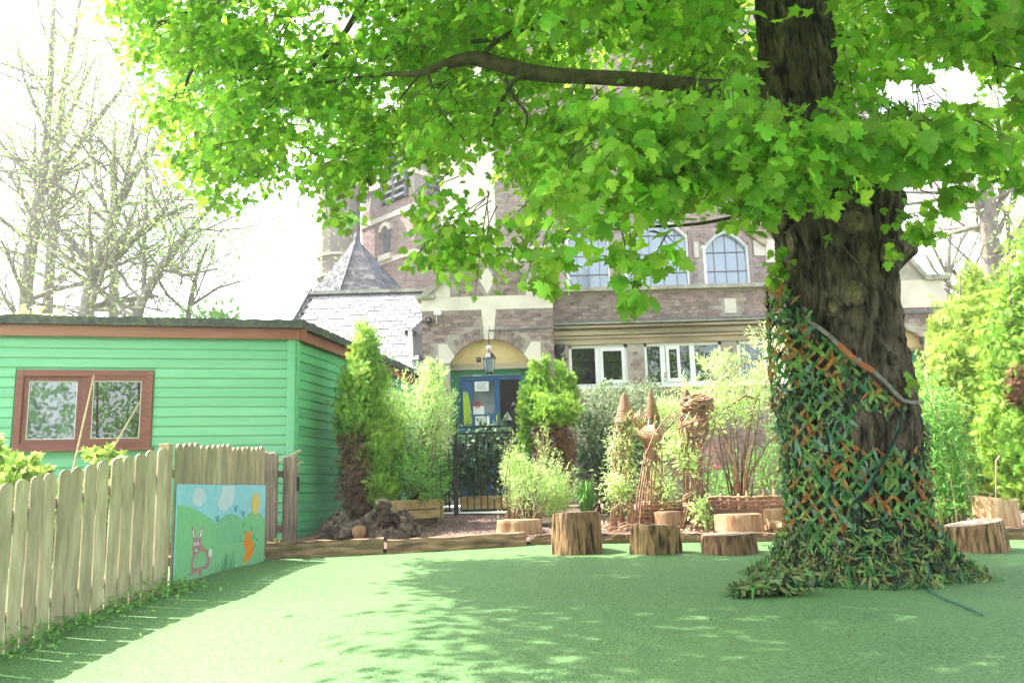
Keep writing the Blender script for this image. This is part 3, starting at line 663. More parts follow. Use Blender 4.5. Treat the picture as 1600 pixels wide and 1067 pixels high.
p0, p1 = at(1155, 352, YU-.06), at(1197, 382, YU-.06); o.bar(p0, p1, .12, .12, 'cornice_stone'); o.bb((p1.x-.02, YU-.1, p1.z-.45), (p1.x+.75, YU, p1.z+.02), 'stone'); o.build('label_stop', nw)
# ---- right-hand porch beyond the big tree
YR = 16.9
rp = MB(); x0, x1 = X_(1330, 500, YR), X_(1467, 500, YR); zt = Z_(1467, 441, YR); zb_ = Z_(1467, 462, YR)
ra0, ra1 = X_(1340, 560, YR), X_(1437, 560, YR); raz, rat = Z_(1400, 546, YR), Z_(1395, 516, YR); rm_ = (ra0+ra1)/2
def ar2(x): t = (x-rm_)/((ra1-ra0)/2); return raz+(rat-raz)*math.sqrt(max(0, 1-t*t*.98))
rp.bb((ra1, YR-.3, .2), (x1, YR+.1, zt), 'mortar'); rp.bb((x0, YR-.3, .2), (ra0, YR+.1, zt), 'mortar')
for i in range(16):
    a, b = ra0+(ra1-ra0)*i/16, ra0+(ra1-ra0)*(i+1)/16; rp.prism([(a, YR-.3, ar2(a)), (b, YR-.3, ar2(b)), (b, YR-.3, zt), (a, YR-.3, zt)], (0, .4, 0), 'mortar')
xg = X_(1395, 400, YR); zgp = Z_(1385, 398, YR); rp.prism([(x0, YR-.3, zt), (x1-.3, YR-.3, zt), (xg, YR-.3, zgp)], (0, .4, 0), 'mortar')
rw = rp.build('side_porch', church)
bricks(rw, CO, x0, x1, .2, zb_-.02, YR-.3, lambda a, b, z: not (b > ra0 and a < ra1 and z < max(ar2(min(max(v, ra0), ra1)) for v in (a, b))+.12) and z < zb_-.3, lambda x, z: x > X_(1405, 500, YR), 200)
o = MB(); o.bb((x0, YR-.33, zb_-.3), (x1+.01, YR-.25, zt-.02), 'stone'); o.bb((X_(1435, 560, YR), YR-.33, Z_(1437, 560, YR)), (X_(1450, 560, YR), YR-.25, Z_(1437, 535, YR)), 'stone'); o.build('stonework', rw)
o = MB(); o.bar((xg, YR-.1, zgp+.05), (x1-.32, YR-.1, zt+.02), .55, .09, 'stone_grey'); o.bb((x1-.36, YR-.4, zt-.03), (x1+.1, YR+.1, zt+.07), 'stone_grey')
o.bb((x0, YR-.36, Z_(1440, 492, YR)-.03), (x1-.1, YR-.29, Z_(1440, 492, YR)+.02), 'lead'); o.build('coping', rw)
o = MB(); o.prism([(ra0, YR-.15, raz)]+[(ra0+(ra1-ra0)*i/16, YR-.15, ar2(ra0+(ra1-ra0)*i/16)) for i in range(17)]+[(ra1, YR-.15, raz)], (0, .05, 0), 'yellow_paint'); o.bb((ra0, YR-.18, raz-.06), (ra1, YR-.1, raz), 'cornice_stone'); o.build('tympanum', rw)
o = MB()
for i in range(9): a = ra0+(ra1-ra0)*i/9; o.bb((a+.01, YR-.12-.02*(i % 2), .4), (a+(ra1-ra0)/9-.01, YR-.05, raz-.06), 'door_green')
o.build('door', rw)
o = MB(); q = at(1441, 532, YR-.38); o.box(q, (.07, .1, .14), 'black_metal'); o.tube([q, q+Vector((0, .02, -1.2))], .012, 'black_metal', 6); o.build('cable', rw)
# ---- slate roof left of the porch
rl = MB(); Ye, Yr = 17.2, 20.3
zr = Z_(580, 460, Yr); ze = Z_(640, 612, Ye); xrl, xel = X_(484, 462, Yr), X_(440, 560, Ye)-.55; xr_ = X_(690, 458, Yr)
A, B, C, D = Vector((xel, Ye, ze)), Vector((xL+.3, Ye, ze)), Vector((xr_, Yr, zr)), Vector((xrl, Yr, zr))
nrm_ = (B-A).cross(D-A).normalized()
if nrm_.z < 0: nrm_ = -nrm_
rl.add([A-nrm_*.03, B-nrm_*.03, C-nrm_*.03, D-nrm_*.03, A-Vector((0, 0, .25)), B-Vector((0, 0, .25)), C-Vector((0, 0, .4)), D-Vector((0, 0, .4))], [(0, 1, 2, 3), (7, 6, 5, 4), (0, 4, 5, 1), (1, 5, 6, 2), (2, 6, 7, 3), (3, 7, 4, 0)], 'slate_dark')
rl.prism([(xel+.2, Ye+.3, .3), (xL+.1, Ye+.3, .3), (xL+.1, Ye+.3, ze-.2), (xel+.2, Ye+.3, ze-.2)], (0, .2, 0), 'brick_far')
rlo = rl.build('aisle_roof', church)
rows = 25; up = (D-A)-Vector((D.x-A.x, 0, 0)); slats = []
smesh = []
tdir = Vector((0, up.y, up.z)).normalized(); glen = Vector((0, up.y, up.z)).length; gauge = glen/rows
for i in range(3):
    m = MB(); m.box((0, 0, 0), (.236, gauge*1.3, .016), 'slate'); smesh.append(m.mesh('slate'))
for r in range(rows):
    f = (r+.5)/rows; xl = A.x+(D.x-A.x)*f; xr2 = xL+.15 if True else 0
    x = xl+(.125 if r % 2 else 0)
    while x < xr2+.2:
        c = Vector((x+.12, Ye+up.y*f, ze+up.z*f))+nrm_*(.014+random.uniform(0, .009)); slats.append((c, x)); x += .25
q = tdir.cross(nrm_) 
rotm = Matrix((Vector((1, 0, 0)), tdir, nrm_)).transposed().to_4x4() @ Matrix.Rotation(-.035, 4, 'X')
random.shuffle(slats)
vis = [s_ for s_ in slats if s_[0].z > Z_(600, 585, 18)]
for c, x in vis[:300]: inst('slate', random.choice(smesh), rlo, Matrix.Translation(-CO) @ Matrix.Translation(c) @ rotm @ Matrix.Rotation(random.uniform(-.012, .012), 4, 'Z'))
rest = MB(); rs = set(id(v) for v in vis[:300])
for s_ in slats:
    if id(s_) not in rs: rest.box(s_[0], (.245, gauge*1.35, .012), 'slate', X=(1, 0, 0), Y=tdir, Z=nrm_)
rest.build('slate_courses', rlo, 'stuff')
o = MB(); o.bar(D+Vector((-.1, 0, .06)), C+Vector((0, 0, .06)), .2, .08, 'stone_grey'); o.build('ridge', rlo)
o = MB(); o.bar(A+Vector((-.05, -.1, .05)), D+Vector((-.05, .15, .22)), .14, .10, 'lead'); o.build('verge', rlo)
o = MB(); c = at(650, 548, YP+.25)  # dark dormer cheek beside the porch
o.prism([at(638, 520, YP+.5), at(662, 497, YP+.5), at(662, 566, YP+.5), at(643, 566, YP+.5)], (0, .6, 0), 'slate_dark'); o.bar(at(633, 520, YP+.45), at(650, 521, YP+.45), .15, .08, 'black_metal')
o.tube([at(641, 518, YP+.3), at(645, 600, YP+.3), at(646, 700, YP+.3)], .04, 'white_paint', 8); o.build('dormer', rlo)
lantern('wall_lantern', at(653, 561, YP-.5)+Vector((0, 0, .1)), .11, .36, 'black lantern on a post at the left edge of the porch')
bpy.data.objects['wall_lantern'].children[0]
m = MB(); p = at(653, 588, YP-.5); m.tube([Vector((p.x, p.y, ground(p.x, 15))), p+Vector((0, 0, .02))], .03, 'black_metal', 8); m.build('post', bpy.data.objects['wall_lantern'])

# ================================================================== TOWER and spire
YT = 27.
tw = empty('church_tower', at(640, 700, YT+1), 'tall brick church tower with stone string courses and louvred belfry rising behind the slate roofs', 'tower')
z0t, z1t = 0., Z_(640, 150, YT)
Cc = at(648, 420, YT); Lp = at(566, 420, YT+2.1); Rp = at(741, 420, YT+2.4)
oct_ = [Vector((p.x, p.y, 0)) for p in (Cc, Rp, Rp+Vector((.3, 3, 0)), Lp+Vector((-.3, 3.2, 0)), Lp)]
def prismz(mb, poly, z0, z1, mat, grow=0.):
    c = sum(poly, Vector())/len(poly); mb.prism([p+(p-c).normalized()*grow+Vector((0, 0, z0)) for p in poly], (0, 0, z1-z0), mat)
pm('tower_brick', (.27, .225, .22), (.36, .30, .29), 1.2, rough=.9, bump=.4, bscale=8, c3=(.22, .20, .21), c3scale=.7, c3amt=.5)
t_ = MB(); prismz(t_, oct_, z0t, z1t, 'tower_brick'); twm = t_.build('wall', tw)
# brick courses as raised bands of single rows on both visible faces
cr = MB()
for (a, b) in ((Lp, Cc), (Cc, Rp)):
    d = Vector((b.x-a.x, b.y-a.y, 0)); L = d.length; d.normalize(); n = Vector((d.y, -d.x, 0)); z = Z_(640, 470, YT); r = 0
    while z < Z_(640, 300, YT):
        x = 0 if r % 2 else .11
        while x < L-.05:
            w_ = min(.215, L-x-.01); cr.box(Vector((a.x, a.y, 0))+d*(x+w_/2)+n*.004+Vector((0, 0, z)), (w_, .02, .064), 'brick_far', X=d, Y=n); x += .225
        z += .075; r += 1
cr.build('brickwork', tw, 'stuff')
bd_ = MB()
for py0, py1 in ((326, 318), (397, 389), (270, 262), (205, 198)): prismz(bd_, oct_, Z_(648, py0, YT), Z_(648, py1, YT), 'stone', .06)
bd_.build('string_course', tw)
# arched stair window with pale surround, on the left face
d = (Cc-Lp); d.z = 0; d.normalize(); n = Vector((d.y, -d.x, 0))
def tface(px, py):
    return hit(px, py, Lp, n)
def archwin(cx, cy, wpx, hpx, nm):
    c = tface(cx, cy); sc_ = c.y/F; hw = wpx/2*sc_/abs(d.x)*.95; hh = hpx*sc_
    def A_(x, z, o): return c+d*x+Vector((0, 0, z))+n*o
    pts = [A_(-hw, -hh/2, .02)]+[A_(-math.cos(t)*hw, hh/2-hw+math.sin(t)*hw, .02) for t in lin(0, PI, 10)]+[A_(hw, -hh/2, .02)]
    f = MB()
    for a, b in zip(pts[1:], pts[2:-1]): f.bar(a+(a-c).normalized()*.1, b+(b-c).normalized()*.1, .14, .22, 'stone', up=n)
    f.bar(A_(-hw-.12, -hh/2-.1, .06), A_(hw+.12, -hh/2-.1, .06), .18, .2, 'stone'); f.build('surround', tw)
    g = MB(); g.prism([p+n*.015 for p in pts], n*-.05, 'slate_dark'); g.build(nm, tw)
    i_ = MB(); 
    for x in (-.5, 0, .5): i_.bar(A_(x*hw*1.3, -hh/2, .05), A_(x*hw*1.3, hh/2-hw*.6, .05), .05, .05, 'lead')
    i_.build('mullion', tw)
archwin(605, 377, 15, 46, 'window')
# louvred belfry opening
lv = MB()
for (a, b, dd, nn, t0, t1) in ((Lp, Cc, d, n, .42, .86),):
    L = (b-a).length
    for k in range(9):
        z = Z_(618, 306-k*11, YT+.5); p = Vector((a.x, a.y, 0))+nn*.05; lv.bar(p+dd*(L*t0)+Vector((0, 0, z)), p+dd*(L*t1)+Vector((0, 0, z)), .16, .09, 'slate_dark')
    lv.prism([Vector((a.x, a.y, Z_(618, 312, YT+.5)))+nn*.012+dd*(L*t0), Vector((a.x, a.y, Z_(618, 312, YT+.5)))+nn*.012+dd*(L*t1), Vector((a.x, a.y, Z_(618, 200, YT+.5)))+nn*.012+dd*(L*t1), Vector((a.x, a.y, Z_(618, 200, YT+.5)))+nn*.012+dd*(L*t0)], nn*.02, 'black_metal')
    for t in (t0, (t0+t1)/2, t1): lv.bar(Vector((a.x, a.y, Z_(618, 312, YT+.5)))+nn*.09+dd*(L*t), Vector((a.x, a.y, Z_(618, 200, YT+.5)))+nn*.09+dd*(L*t), .1, .1, 'lead')
d2 = (Rp-Cc); d2.z = 0; L2 = d2.length; d2.normalize(); n2 = Vector((d2.y, -d2.x, 0))
for k in range(9):
    z = Z_(690, 306-k*11, YT+.8); p = Vector((Cc.x, Cc.y, 0))+n2*.05; lv.bar(p+d2*(L2*.2)+Vector((0, 0, z)), p+d2*(L2*.7)+Vector((0, 0, z)), .16, .09, 'slate_dark')
lv.build('louvre', tw)
# stair turret to the left
tu = MB(); c = at(530, 420, YT+1.2); r = 34*c.y/F
ringp = [Vector((c.x+math.cos(a)*r, c.y+math.sin(a)*r, 0)) for a in [2*PI*i/14 for i in range(14)]]
prismz(tu, ringp, 0, Z_(530, 262, YT+1), 'tower_brick'); prismz(tu, ringp, Z_(530, 404, YT+1), Z_(530, 400, YT+1), 'stone', .05); prismz(tu, ringp, Z_(530, 436, YT+1), Z_(530, 432, YT+1), 'stone', .06)
tu.build('stair_turret', tw)
tu = MB(); apx_ = Vector((c.x, c.y, Z_(530, 200, YT+1))); base = [p+(p-Vector((c.x, c.y, 0))).normalized()*.15+Vector((0, 0, Z_(530, 263, YT+1))) for p in ringp]
tu.add(base+[apx_], [(i, (i+1) % 14, 14) for i in range(14)]+[tuple(range(13, -1, -1))], 'slate'); tu.build('turret_roof', tw)
# low spire between (its own roof with courses)
YS = 23.
spr = empty('slated_spire', at(560, 600, YS), 'low pyramidal slated spire with a finial in front of the brick tower', 'spire')
ap = at(556, 374, YS); zb = Z_(560, 500, YS); zwb = .3
bp = [at(x, 500, YS+dy) for x, dy in ((448, .6), (520, -1.1), (612, -1.0), (674, .8), (640, 2.6), (500, 2.6))]
for p in bp: p.z = zb
m = MB(); m.add(bp+[ap], [(i, (i+1) % 6, 6) for i in range(6)]+[(5, 4, 3, 2, 1, 0)], 'slate'); m.build('roof', spr)
m = MB(); prismz(m, [Vector((p.x, p.y, 0)) for p in bp], zwb, zb, 'tower_brick', -.15); m.build('wall', spr)
m = MB()
for i in range(6):
    a, b = bp[i], bp[(i+1) % 6]; nn = (b-a).cross(ap-a).normalized()
    if nn.dot(a-(sum(bp, Vector())/6)) < 0: nn = -nn
    nr = 30
    for k in range(nr-1):
        f = k/nr; p, q = a.lerp(ap, f), b.lerp(ap, f); L = (q-p).length; ns = max(1, int(L/.26)); ud = (ap-(a+b)/2).normalized()
        for j in range(ns):
            c0 = p.lerp(q, (j+.5)/ns); m.box(c0+nn*.02+ud*.07, (L/ns-.012, .19, .016), 'slate_dark' if i == 2 else 'slate', X=(q-p).normalized(), Y=ud, Z=(q-p).normalized().cross(ud))  # right-hand face takes the darker slate: its shaded side is coloured in
m.build('slate_courses', spr, 'stuff')
m = MB(); m.tube([ap+Vector((0, 0, -.35)), ap+Vector((0, 0, -.02)), ap+Vector((0, 0, .05)), ap+Vector((0, 0, .2))], [.14, .06, .07, .01], 'lead', 8); m.build('finial', spr)

# ================================================================== SHED
SC = on(455, 843); SC.z = ground(SC.x, SC.y)-.02
dirs = ray(1076, 762); su = Vector((dirs.x, dirs.y, 0)).normalized(); sf = Vector((-2.98, -.72, 0)).normalized()
sn = Vector((su.y, -su.x, 0)); fn = Vector((-sf.y, sf.x, 0)); fn = fn if fn.y < 0 else -fn
zt = hit(457, 531, SC, fn).z; H = zt-SC.z; LS = 4.9; LF = 8.5
shed = empty('classroom_shed', SC, 'green weatherboarded classroom shed with flat felt roof and red-brown fascia', 'shed')
bh = .118; nbd = int(H/bh)+1
m = MB(); c = SC+sf*(LF/2)+su*(LS/2)+Vector((0, 0, H/2)); 
wa = hit(24, 640, SC, fn); wb = hit(238, 640, SC, fn); wt = hit(130, 579, SC, fn).z; wbo = hit(130, 703, SC, fn).z
s0, s1 = (wb-SC).dot(sf), (wa-SC).dot(sf)
th = .08
def shedbox(m, a0, a1, z0, z1, mat, t0=.002, t1=.08): m.box(SC+sf*((a0+a1)/2)-fn*((t0+t1)/2)+Vector((0, 0, (z0+z1)/2-SC.z)), (a1-a0, t1-t0, z1-z0), mat, X=sf, Y=-fn)
for (a0, a1, z0, z1) in ((0.01, s0, SC.z, zt), (s1, LF, SC.z, zt), (s0, s1, SC.z, wbo), (s0, s1, wt, zt)): shedbox(m, a0, a1, z0, z1, 'paint_green_skylit')
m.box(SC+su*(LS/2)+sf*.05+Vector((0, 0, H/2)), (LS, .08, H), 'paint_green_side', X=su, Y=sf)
m.box(SC+su*LS+sf*(LF/2)+Vector((0, 0, H/2)), (LF, .08, H), 'paint_green_skylit', X=sf, Y=su); m.box(SC+su*(LS/2)+sf*LF+Vector((0, 0, H/2)), (LS, .08, H), 'paint_green_skylit', X=su, Y=sf)
m.box(SC+su*(LS/2)+sf*(LF/2)+Vector((0, 0, .05)), (LS, LF, .06), 'interior', X=su, Y=sf); m.box(SC+su*3.2+sf*(LF/2)+Vector((0, 0, H/2)), (.05, LF-.2, H-.1), 'interior', X=su, Y=sf)
wall = m.build('wall', shed)
def boards(along, nout, L, z0, mat, cuts=None):
    for i in range(nbd):
        zb_ = z0+i*bh; zt_ = min(zb_+bh, zt)
        if zt_-zb_ < .03: continue
        spans = [(0.07, L)]
        if cuts and zb_ < cuts[3]-.0 and zt_ > cuts[2]+.0: spans = [(0.07, cuts[0]), (cuts[1], L)]
        for a, b in spans:
            m = MB(); h_ = zt_-zb_; pr_ = [(0, 0), (.024, .0), (.026, .006), (.020, h_-.018), (.009, h_-.010), (.009, h_), (0, h_)]
            P = [SC+along*a+nout*u+Vector((0, 0, zb_-SC.z+v)) for u, v in pr_]
            m.prism(P, along*(b-a), mat); o = m.build('weatherboard', wall)
boards(sf, fn, LF, SC.z, 'paint_green_skylit', (s0-.02, s1+.02, wbo+.01, wt-.01))
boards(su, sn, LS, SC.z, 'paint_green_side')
m = MB()
m.box(SC+sf*.035+fn*.02+Vector((0, 0, H/2)), (.10, .045, H), 'paint_green_skylit', X=sf, Y=fn); m.box(SC+su*.03+sn*.02+Vector((0, 0, H/2)), (.09, .045, H), 'paint_green_side', X=su, Y=sn)
m.build('corner_board', shed, bevel=.004)
ov = .07; fh, eh = .135, .105
m = MB(); m.box(SC+sf*(LF/2-.05)+fn*(ov+.01)+Vector((0, 0, H+fh/2-.01)), (LF+.2, .03, fh), 'fascia', X=sf, Y=fn); m.build('fascia_board', shed, bevel=.003)
m = MB(); m.box(SC+su*(LS/2-.012)+sn*(ov+.01)+Vector((0, 0, H+fh/2-.01)), (LS+2*ov, .03, fh), 'fascia', X=su, Y=sn); m.build('fascia_board', shed, bevel=.003)
m = MB(); m.box(SC+su*(LS/2)+sf*(LF/2)+Vector((0, 0, H+.02)), (LS+.2, LF+.2, .04), 'mahogany', X=su, Y=sf); m.build('soffit', shed)
m = MB(); K = 60
def rim(P, along, out, L):
    vs = []
    for i in range(K+1):
        p = P+along*(L*i/K); j = random.uniform(-.012, .012); j2 = random.uniform(-.006, .006)
        vs += [p+out*.0, p+out*(.02+j2), p+out*(.015+j2)+Vector((0, 0, eh+j)), p-out*.12+Vector((0, 0, eh+j+.01)), p-out*.3+Vector((0, 0, eh-.03))]
    m.add(vs, [(i*5+k, i*5+k+1, (i+1)*5+k+1, (i+1)*5+k) for i in range(K) for k in range(4)]+[(0, 1, 2, 3, 4), tuple(K*5+k for k in (4, 3, 2, 1, 0))], 'felt')
rim(SC+fn*(ov+.03)+sn*(ov+.035)+Vector((0, 0, H+fh-.012)), sf, fn, LF+.2); rim(SC+sn*(ov+.03)+fn*(ov+.035)+Vector((0, 0, H+fh-.012)), su, sn, LS+.25)
m.box(SC+su*(LS/2)+sf*(LF/2)+Vector((0, 0, H+fh+.04)), (LS-.1, LF-.1, .1), 'felt', X=su, Y=sf)
m.build('roof', shed)
# window of the shed
def W_(a, z, o): return SC+sf*a+fn*o+Vector((0, 0, z-SC.z))
def frame(m, a0, a1, z0, z1, t, o0, o1, mat):
    for (p, q, r, s) in ((a0, a0+t, z0, z1), (a1-t, a1, z0, z1), (a0+t, a1-t, z1-t, z1), (a0+t, a1-t, z0, z0+t)):
        m.box(W_((p+q)/2, (r+s)/2, (o0+o1)/2), (q-p, abs(o1-o0), s-r), mat, X=sf, Y=fn)
m = MB(); frame(m, s0, s1, wbo, wt, .075, -.06, .045, 'mahogany'); m.build('window_frame', shed, bevel=.004)
smid = (hit(132, 640, SC, fn)-SC).dot(sf)
m = MB(); m.box(W_(smid, (wbo+wt)/2, -.01), (.07, .06, wt-wbo-.15), 'mahogany', X=sf, Y=fn); m.box(W_((s0+s1)/2, wbo-.0, .06), (s1-s0+.08, .1, .03), 'mahogany', X=sf, Y=fn); m.build('window_sill', shed)
for (a0, a1, o_, gm, lb) in ((smid+.035, s1-.075, 0., 'pane_blue', 0), (s0+.075, smid-.035, .03, 'pane_mirror', 1)):
    m = MB(); frame(m, a0, a1, wbo+.075, wt-.075, .055, -.03+o_, .005+o_, 'mahogany'); cs = m.build('casement', shed, bevel=.003)
    m = MB(); frame(m, a0+.053, a1-.053, wbo+.128, wt-.128, .009, -.02+o_, .002+o_, 'white_paint'); m.build('bead', cs)
    m = MB(); m.box(W_((a0+a1)/2, (wbo+wt)/2, -.02+o_), (a1-a0-.11, .006, wt-wbo-.26), gm, X=sf, Y=fn); m.build('pane', cs)
# leaning bamboo canes in front of the window
for (a, b, l) in (((112, 742), (147, 586), 'long pale bamboo cane leaning across the middle of the shed window'), ((170, 712), (220, 625), 'short bamboo cane slanting in front of the right window pane')):
    p, q = hit(*a, SC+fn*.6, fn), hit(*b, SC+fn*.10, fn); m = MB(); d_ = q-p; m.tube([p-d_*.6, p, (p+q)/2, q], [.013, .013, .012, .010], 'bamboo', 7); tag(m.build('bamboo_cane'), l, 'cane')
for (a, b, l) in (((446, 716), (470, 703), 'pale cane poking up behind the far end of the picket gate'), ((457, 729), (474, 721), 'thin white tipped cane below the pale cane beside the gate')):
    p, q = at(*a, 10.25), at(*b, 10.3); m = MB(); m.tube([p-(q-p)*2, q], .014 if '716' in str(a) else .007, 'bamboo', 6); 
    tag(m.build('bamboo_cane'), l, 'cane')

# ================================================================== FENCE
pmesh = {}
def picket(h, w_=.085, mat='picket', rounded=True):
    k = (round(h/.03), w_, mat)
    if k not in pmesh:
        m = MB(); n = 7
        top = [(math.cos(a)*w_/2, h-w_/2+math.sin(a)*w_/2) for a in lin(0, PI, n)] if rounded else [(w_/2, h), (-w_/2, h)]
        m.prism([(-w_/2, -.011, 0), (w_/2, -.011, 0)]+[(x, -.011, z) for x, z in top], (0, .022, 0), mat); pmesh[k] = m.mesh('picket')
    return pmesh[k]
def fence(name, label, cat, runs, posts, mat, rails=True, gapf=.11):
    base = runs[0][0]; root = empty(name, base, label, cat)
    for (a, b, za, zb_, npk) in runs:
        a = Vector(a); b = Vector(b); d = b-a; d.z = 0; L = d.length; d.normalize(); nn = Vector((d.y, -d.x, 0)); nn = nn if nn.x > 0 else -nn
        rz = math.atan2(d.y, d.x)
        for i in range(npk):
            f = (i+.5)/npk; p = a.lerp(b, f); p.z = min(ground(p.x, p.y), a.z+(b.z-a.z)*f)-.02; h = za+(zb_-za)*f-p.z+random.uniform(-.008, .008)
            w_ = round(L/npk*(1-gapf), 3)
            inst('picket', picket(h, w_, mat), root, Matrix.Translation(p-Vector(base)+nn*.03) @ Matrix.Rotation(rz, 4, 'Z') @ Matrix.Rotation(random.uniform(-.008, .008), 4, 'Y') @ Matrix.Rotation(random.uniform(-.01, .01), 4, 'Z'))
        for fz in (.2, .8):
            m = MB(); p0 = a+Vector((0, 0, (za-a.z)*fz)); p1 = b+Vector((0, 0, (zb_-b.z)*fz)); m.bar(p0-nn*.012, p1-nn*.012, .045, .075, mat); m.build('rail', root)
    for (p, z, w_) in posts:
        m = MB(); p = Vector(p); m.bb((p.x-w_/2, p.y-w_/2, p.z-.1), (p.x+w_/2, p.y+w_/2, z), mat); m.build('post', root, bevel=.006)
    return root
f0 = Vector((-3.72, 6.2, -.44)); f1 = at(252, 912, 7.25); f2 = at(403, 880, 9.05)
dd = (f0-Vector((f1.x, f1.y, f0.z))); fl_ = Vector((f1.x, f1.y, 0))+Vector((dd.x, dd.y, 0))*3.4; 
def gz(p): return Vector((p[0], p[1], ground(p[0], p[1])))
zf1 = at(250, 694, 7.25).z; zf0 = at(0, 757, 6.2).z; zf2 = at(403, 700, 9.05).z
npk1 = 13
F0, F1, F2, FL = gz(f0), gz(f1), gz(f2), gz(fl_)
fence('picket_fence', 'pale round-topped wooden picket fence curving down the left side of the lawn', 'fence',
      [(F1, F0, zf1-.02, zf0, 13), (F0, FL, zf0, zf0-.35, 26), (F1+Vector((.02, .06, 0)), F2, zf1, zf2, 17)],
      [(F1+Vector((-.02, .03, 0)), zf1+.005, .09), (F2, zf2, .075), (FL, zf0-.3, .09), (F0+Vector((-.08, .06, 0)), zf0-.1, .08)], 'picket')
g0 = gz((F2.x-.02, F2.y+.10)); g1p = at(424, 850, 9.85); g1 = gz(g1p); g2p = at(460, 842, 10.35); g2 = gz(g2p)
zg1 = at(428, 710, 9.85).z; zg2 = at(460, 714, 10.35).z
fence('picket_gate', 'weathered grey-brown picket gate with square-topped slats beside the shed corner', 'gate',
      [(g0, g1, zg1-.0, zg1-.0, 9), (g1+Vector((.09, .02, 0)), g2, zg1-.02, zg2, 8)], [(g1, zg1, .10)], 'picket_grey', gapf=.34)
gt = bpy.data.objects['picket_gate']
m = MB(); c = at(424, 739, 9.8); m.box(c, (.03, .06, .09), 'lead'); m.tube([c+Vector((.03, -.05, 0)), c+Vector((.05, -.06, -.2)), c+Vector((.05, -.06, -.34))], .008, 'paper', 5); m.build('latch', gt)
m = MB(); c = at(464, 756, 10.3); m.box(c, (.05, .05, .17), 'black_metal'); m.build('lock_box', gt)
# painted board on the fence
bt0, bt1 = at(261, 757.5, 7.32), at(401, 757.5, 9.0)
bl0, bl1 = at(262.5, 912, 7.32), at(404, 881, 9.0)
Bu = Vector((bt1.x-bt0.x, bt1.y-bt0.y, 0)); LB = Bu.length; Bu.normalize(); Bn = Vector((Bu.y, -Bu.x, 0))
zT = (bt0.z+bt1.z)/2; zB = (bl0.z+bl1.z)/2; HB = zT-zB
O = Vector((bt0.x, bt0.y, zB))+Bn*.085
bo = empty('painted_board', O, 'painted plywood board of rabbit, carrot, clouds and sun fixed to the picket fence', 'mural')
def bpnt(u, v, k): return O+Bu*(u*LB)+Vector((0, 0, v*HB))+Bn*(.0145+.0005*k)
m = MB(); m.prism([bpnt(0, 0, -24), bpnt(1, 0, -24), bpnt(1, 1, -24), bpnt(0, 1, -24)], Bn*.012, 'p_sky'); m.build('board', bo)
def U(x, y):  # crop pixel of the mural (x 65..915, top y 45, bottom 965 at left, 780 at right) to 0..1
    u = (x-65)/(890-65 + 25*(y-45)/735.); bot = 965-185*u; v = 1-(y-45)/(bot-45)
    return max(0, min(1, u)), v
def persp(u):  # screen fraction along the board to true fraction
    a, b = 7.32, 9.0; return u*a/(b-(b-a)*u)
def patch(name, pts, k, mat, wob=0.):
    q = []
    for x, y in pts:
        u, v = U(x, y); u = persp(u); q.append(bpnt(min(.9999, max(.0001, u)), min(.9999, max(.0001, v)), k))
    m = MB(); m.prism(q, Bn*.0004, mat); return m.build(name, bo)
def blob(cx, cy, rx, ry, n=18, w_=.08): return [(cx+math.cos(a)*rx*(1+random.uniform(-w_, w_)), cy+math.sin(a)*ry*(1+random.uniform(-w_, w_))) for a in [2*PI*i/n for i in range(n)]]
patch('painted_hill', [(65, 235), (150, 250), (240, 285), (320, 325), (400, 370), (455, 420), (500, 480), (560, 900), (560, 870), (65, 965)], 1, 'p_hill')
patch('painted_hill', [(450, 420), (480, 370), (530, 325), (580, 315), (640, 335), (690, 370), (700, 832), (440, 890)], 2, 'p_hill2')
patch('painted_hill', [(690, 372), (740, 310), (800, 290), (850, 305), (905, 360), (915, 782), (690, 834)], 3, 'p_hill')
patch('painted_ground', [(65, 640), (300, 600), (915, 560), (915, 782), (65, 965)], 4, 'p_hill')
patch('painted_cloud', blob(265, 165, 65, 85), 5, 'p_cloud'); patch('painted_cloud', [(480, 60), (590, 52), (602, 140), (590, 220), (530, 290), (470, 290), (438, 215), (470, 130)], 5, 'p_cloud')
patch('painted_sun', blob(803, 215, 42, 98, 18, .05), 6, 'p_sun')
for i in range(9):
    a = 2*PI*i/9; x, y = 803+math.cos(a)*58, 215+math.sin(a)*115; patch('painted_ray', [(x-3, y-3), (x+3, y-3), (x+3+math.cos(a)*22, y+3+math.sin(a)*22), (x-3+math.cos(a)*22, y+3+math.sin(a)*22)], 6, 'p_sun')
patch('painted_rabbit', [(212, 455), (222, 440), (240, 480), (248, 545), (280, 545), (292, 470), (308, 440), (318, 455), (310, 540), (300, 590), (330, 630), (385, 665), (400, 720), (395, 790), (375, 825), (325, 835), (318, 900), (300, 905), (292, 865), (255, 870), (232, 905), (215, 895), (222, 840), (215, 780), (232, 690), (222, 640), (228, 560)], 5, 'p_pink')
patch('rabbit_belly', [(262, 700), (320, 665), (355, 690), (368, 760), (350, 800), (300, 815), (255, 835), (235, 800), (240, 750)], 6, 'p_hill')
patch('rabbit_ear', [(220, 465), (230, 480), (240, 545), (225, 535)], 6, 'p_white'); patch('rabbit_ear', [(300, 465), (312, 462), (305, 530), (286, 545)], 6, 'p_white')
patch('rabbit_tail', blob(396, 685, 18, 40, 12), 7, 'p_white'); patch('rabbit_eye', blob(243, 605, 11, 18, 10), 7, 'p_cloud'); patch('rabbit_eye', blob(275, 600, 11, 18, 10), 7, 'p_cloud'); patch('rabbit_nose', blob(262, 662, 10, 14, 8), 7, 'p_white'); patch('rabbit_mouth', blob(284, 655, 8, 12, 8), 7, 'p_blue')
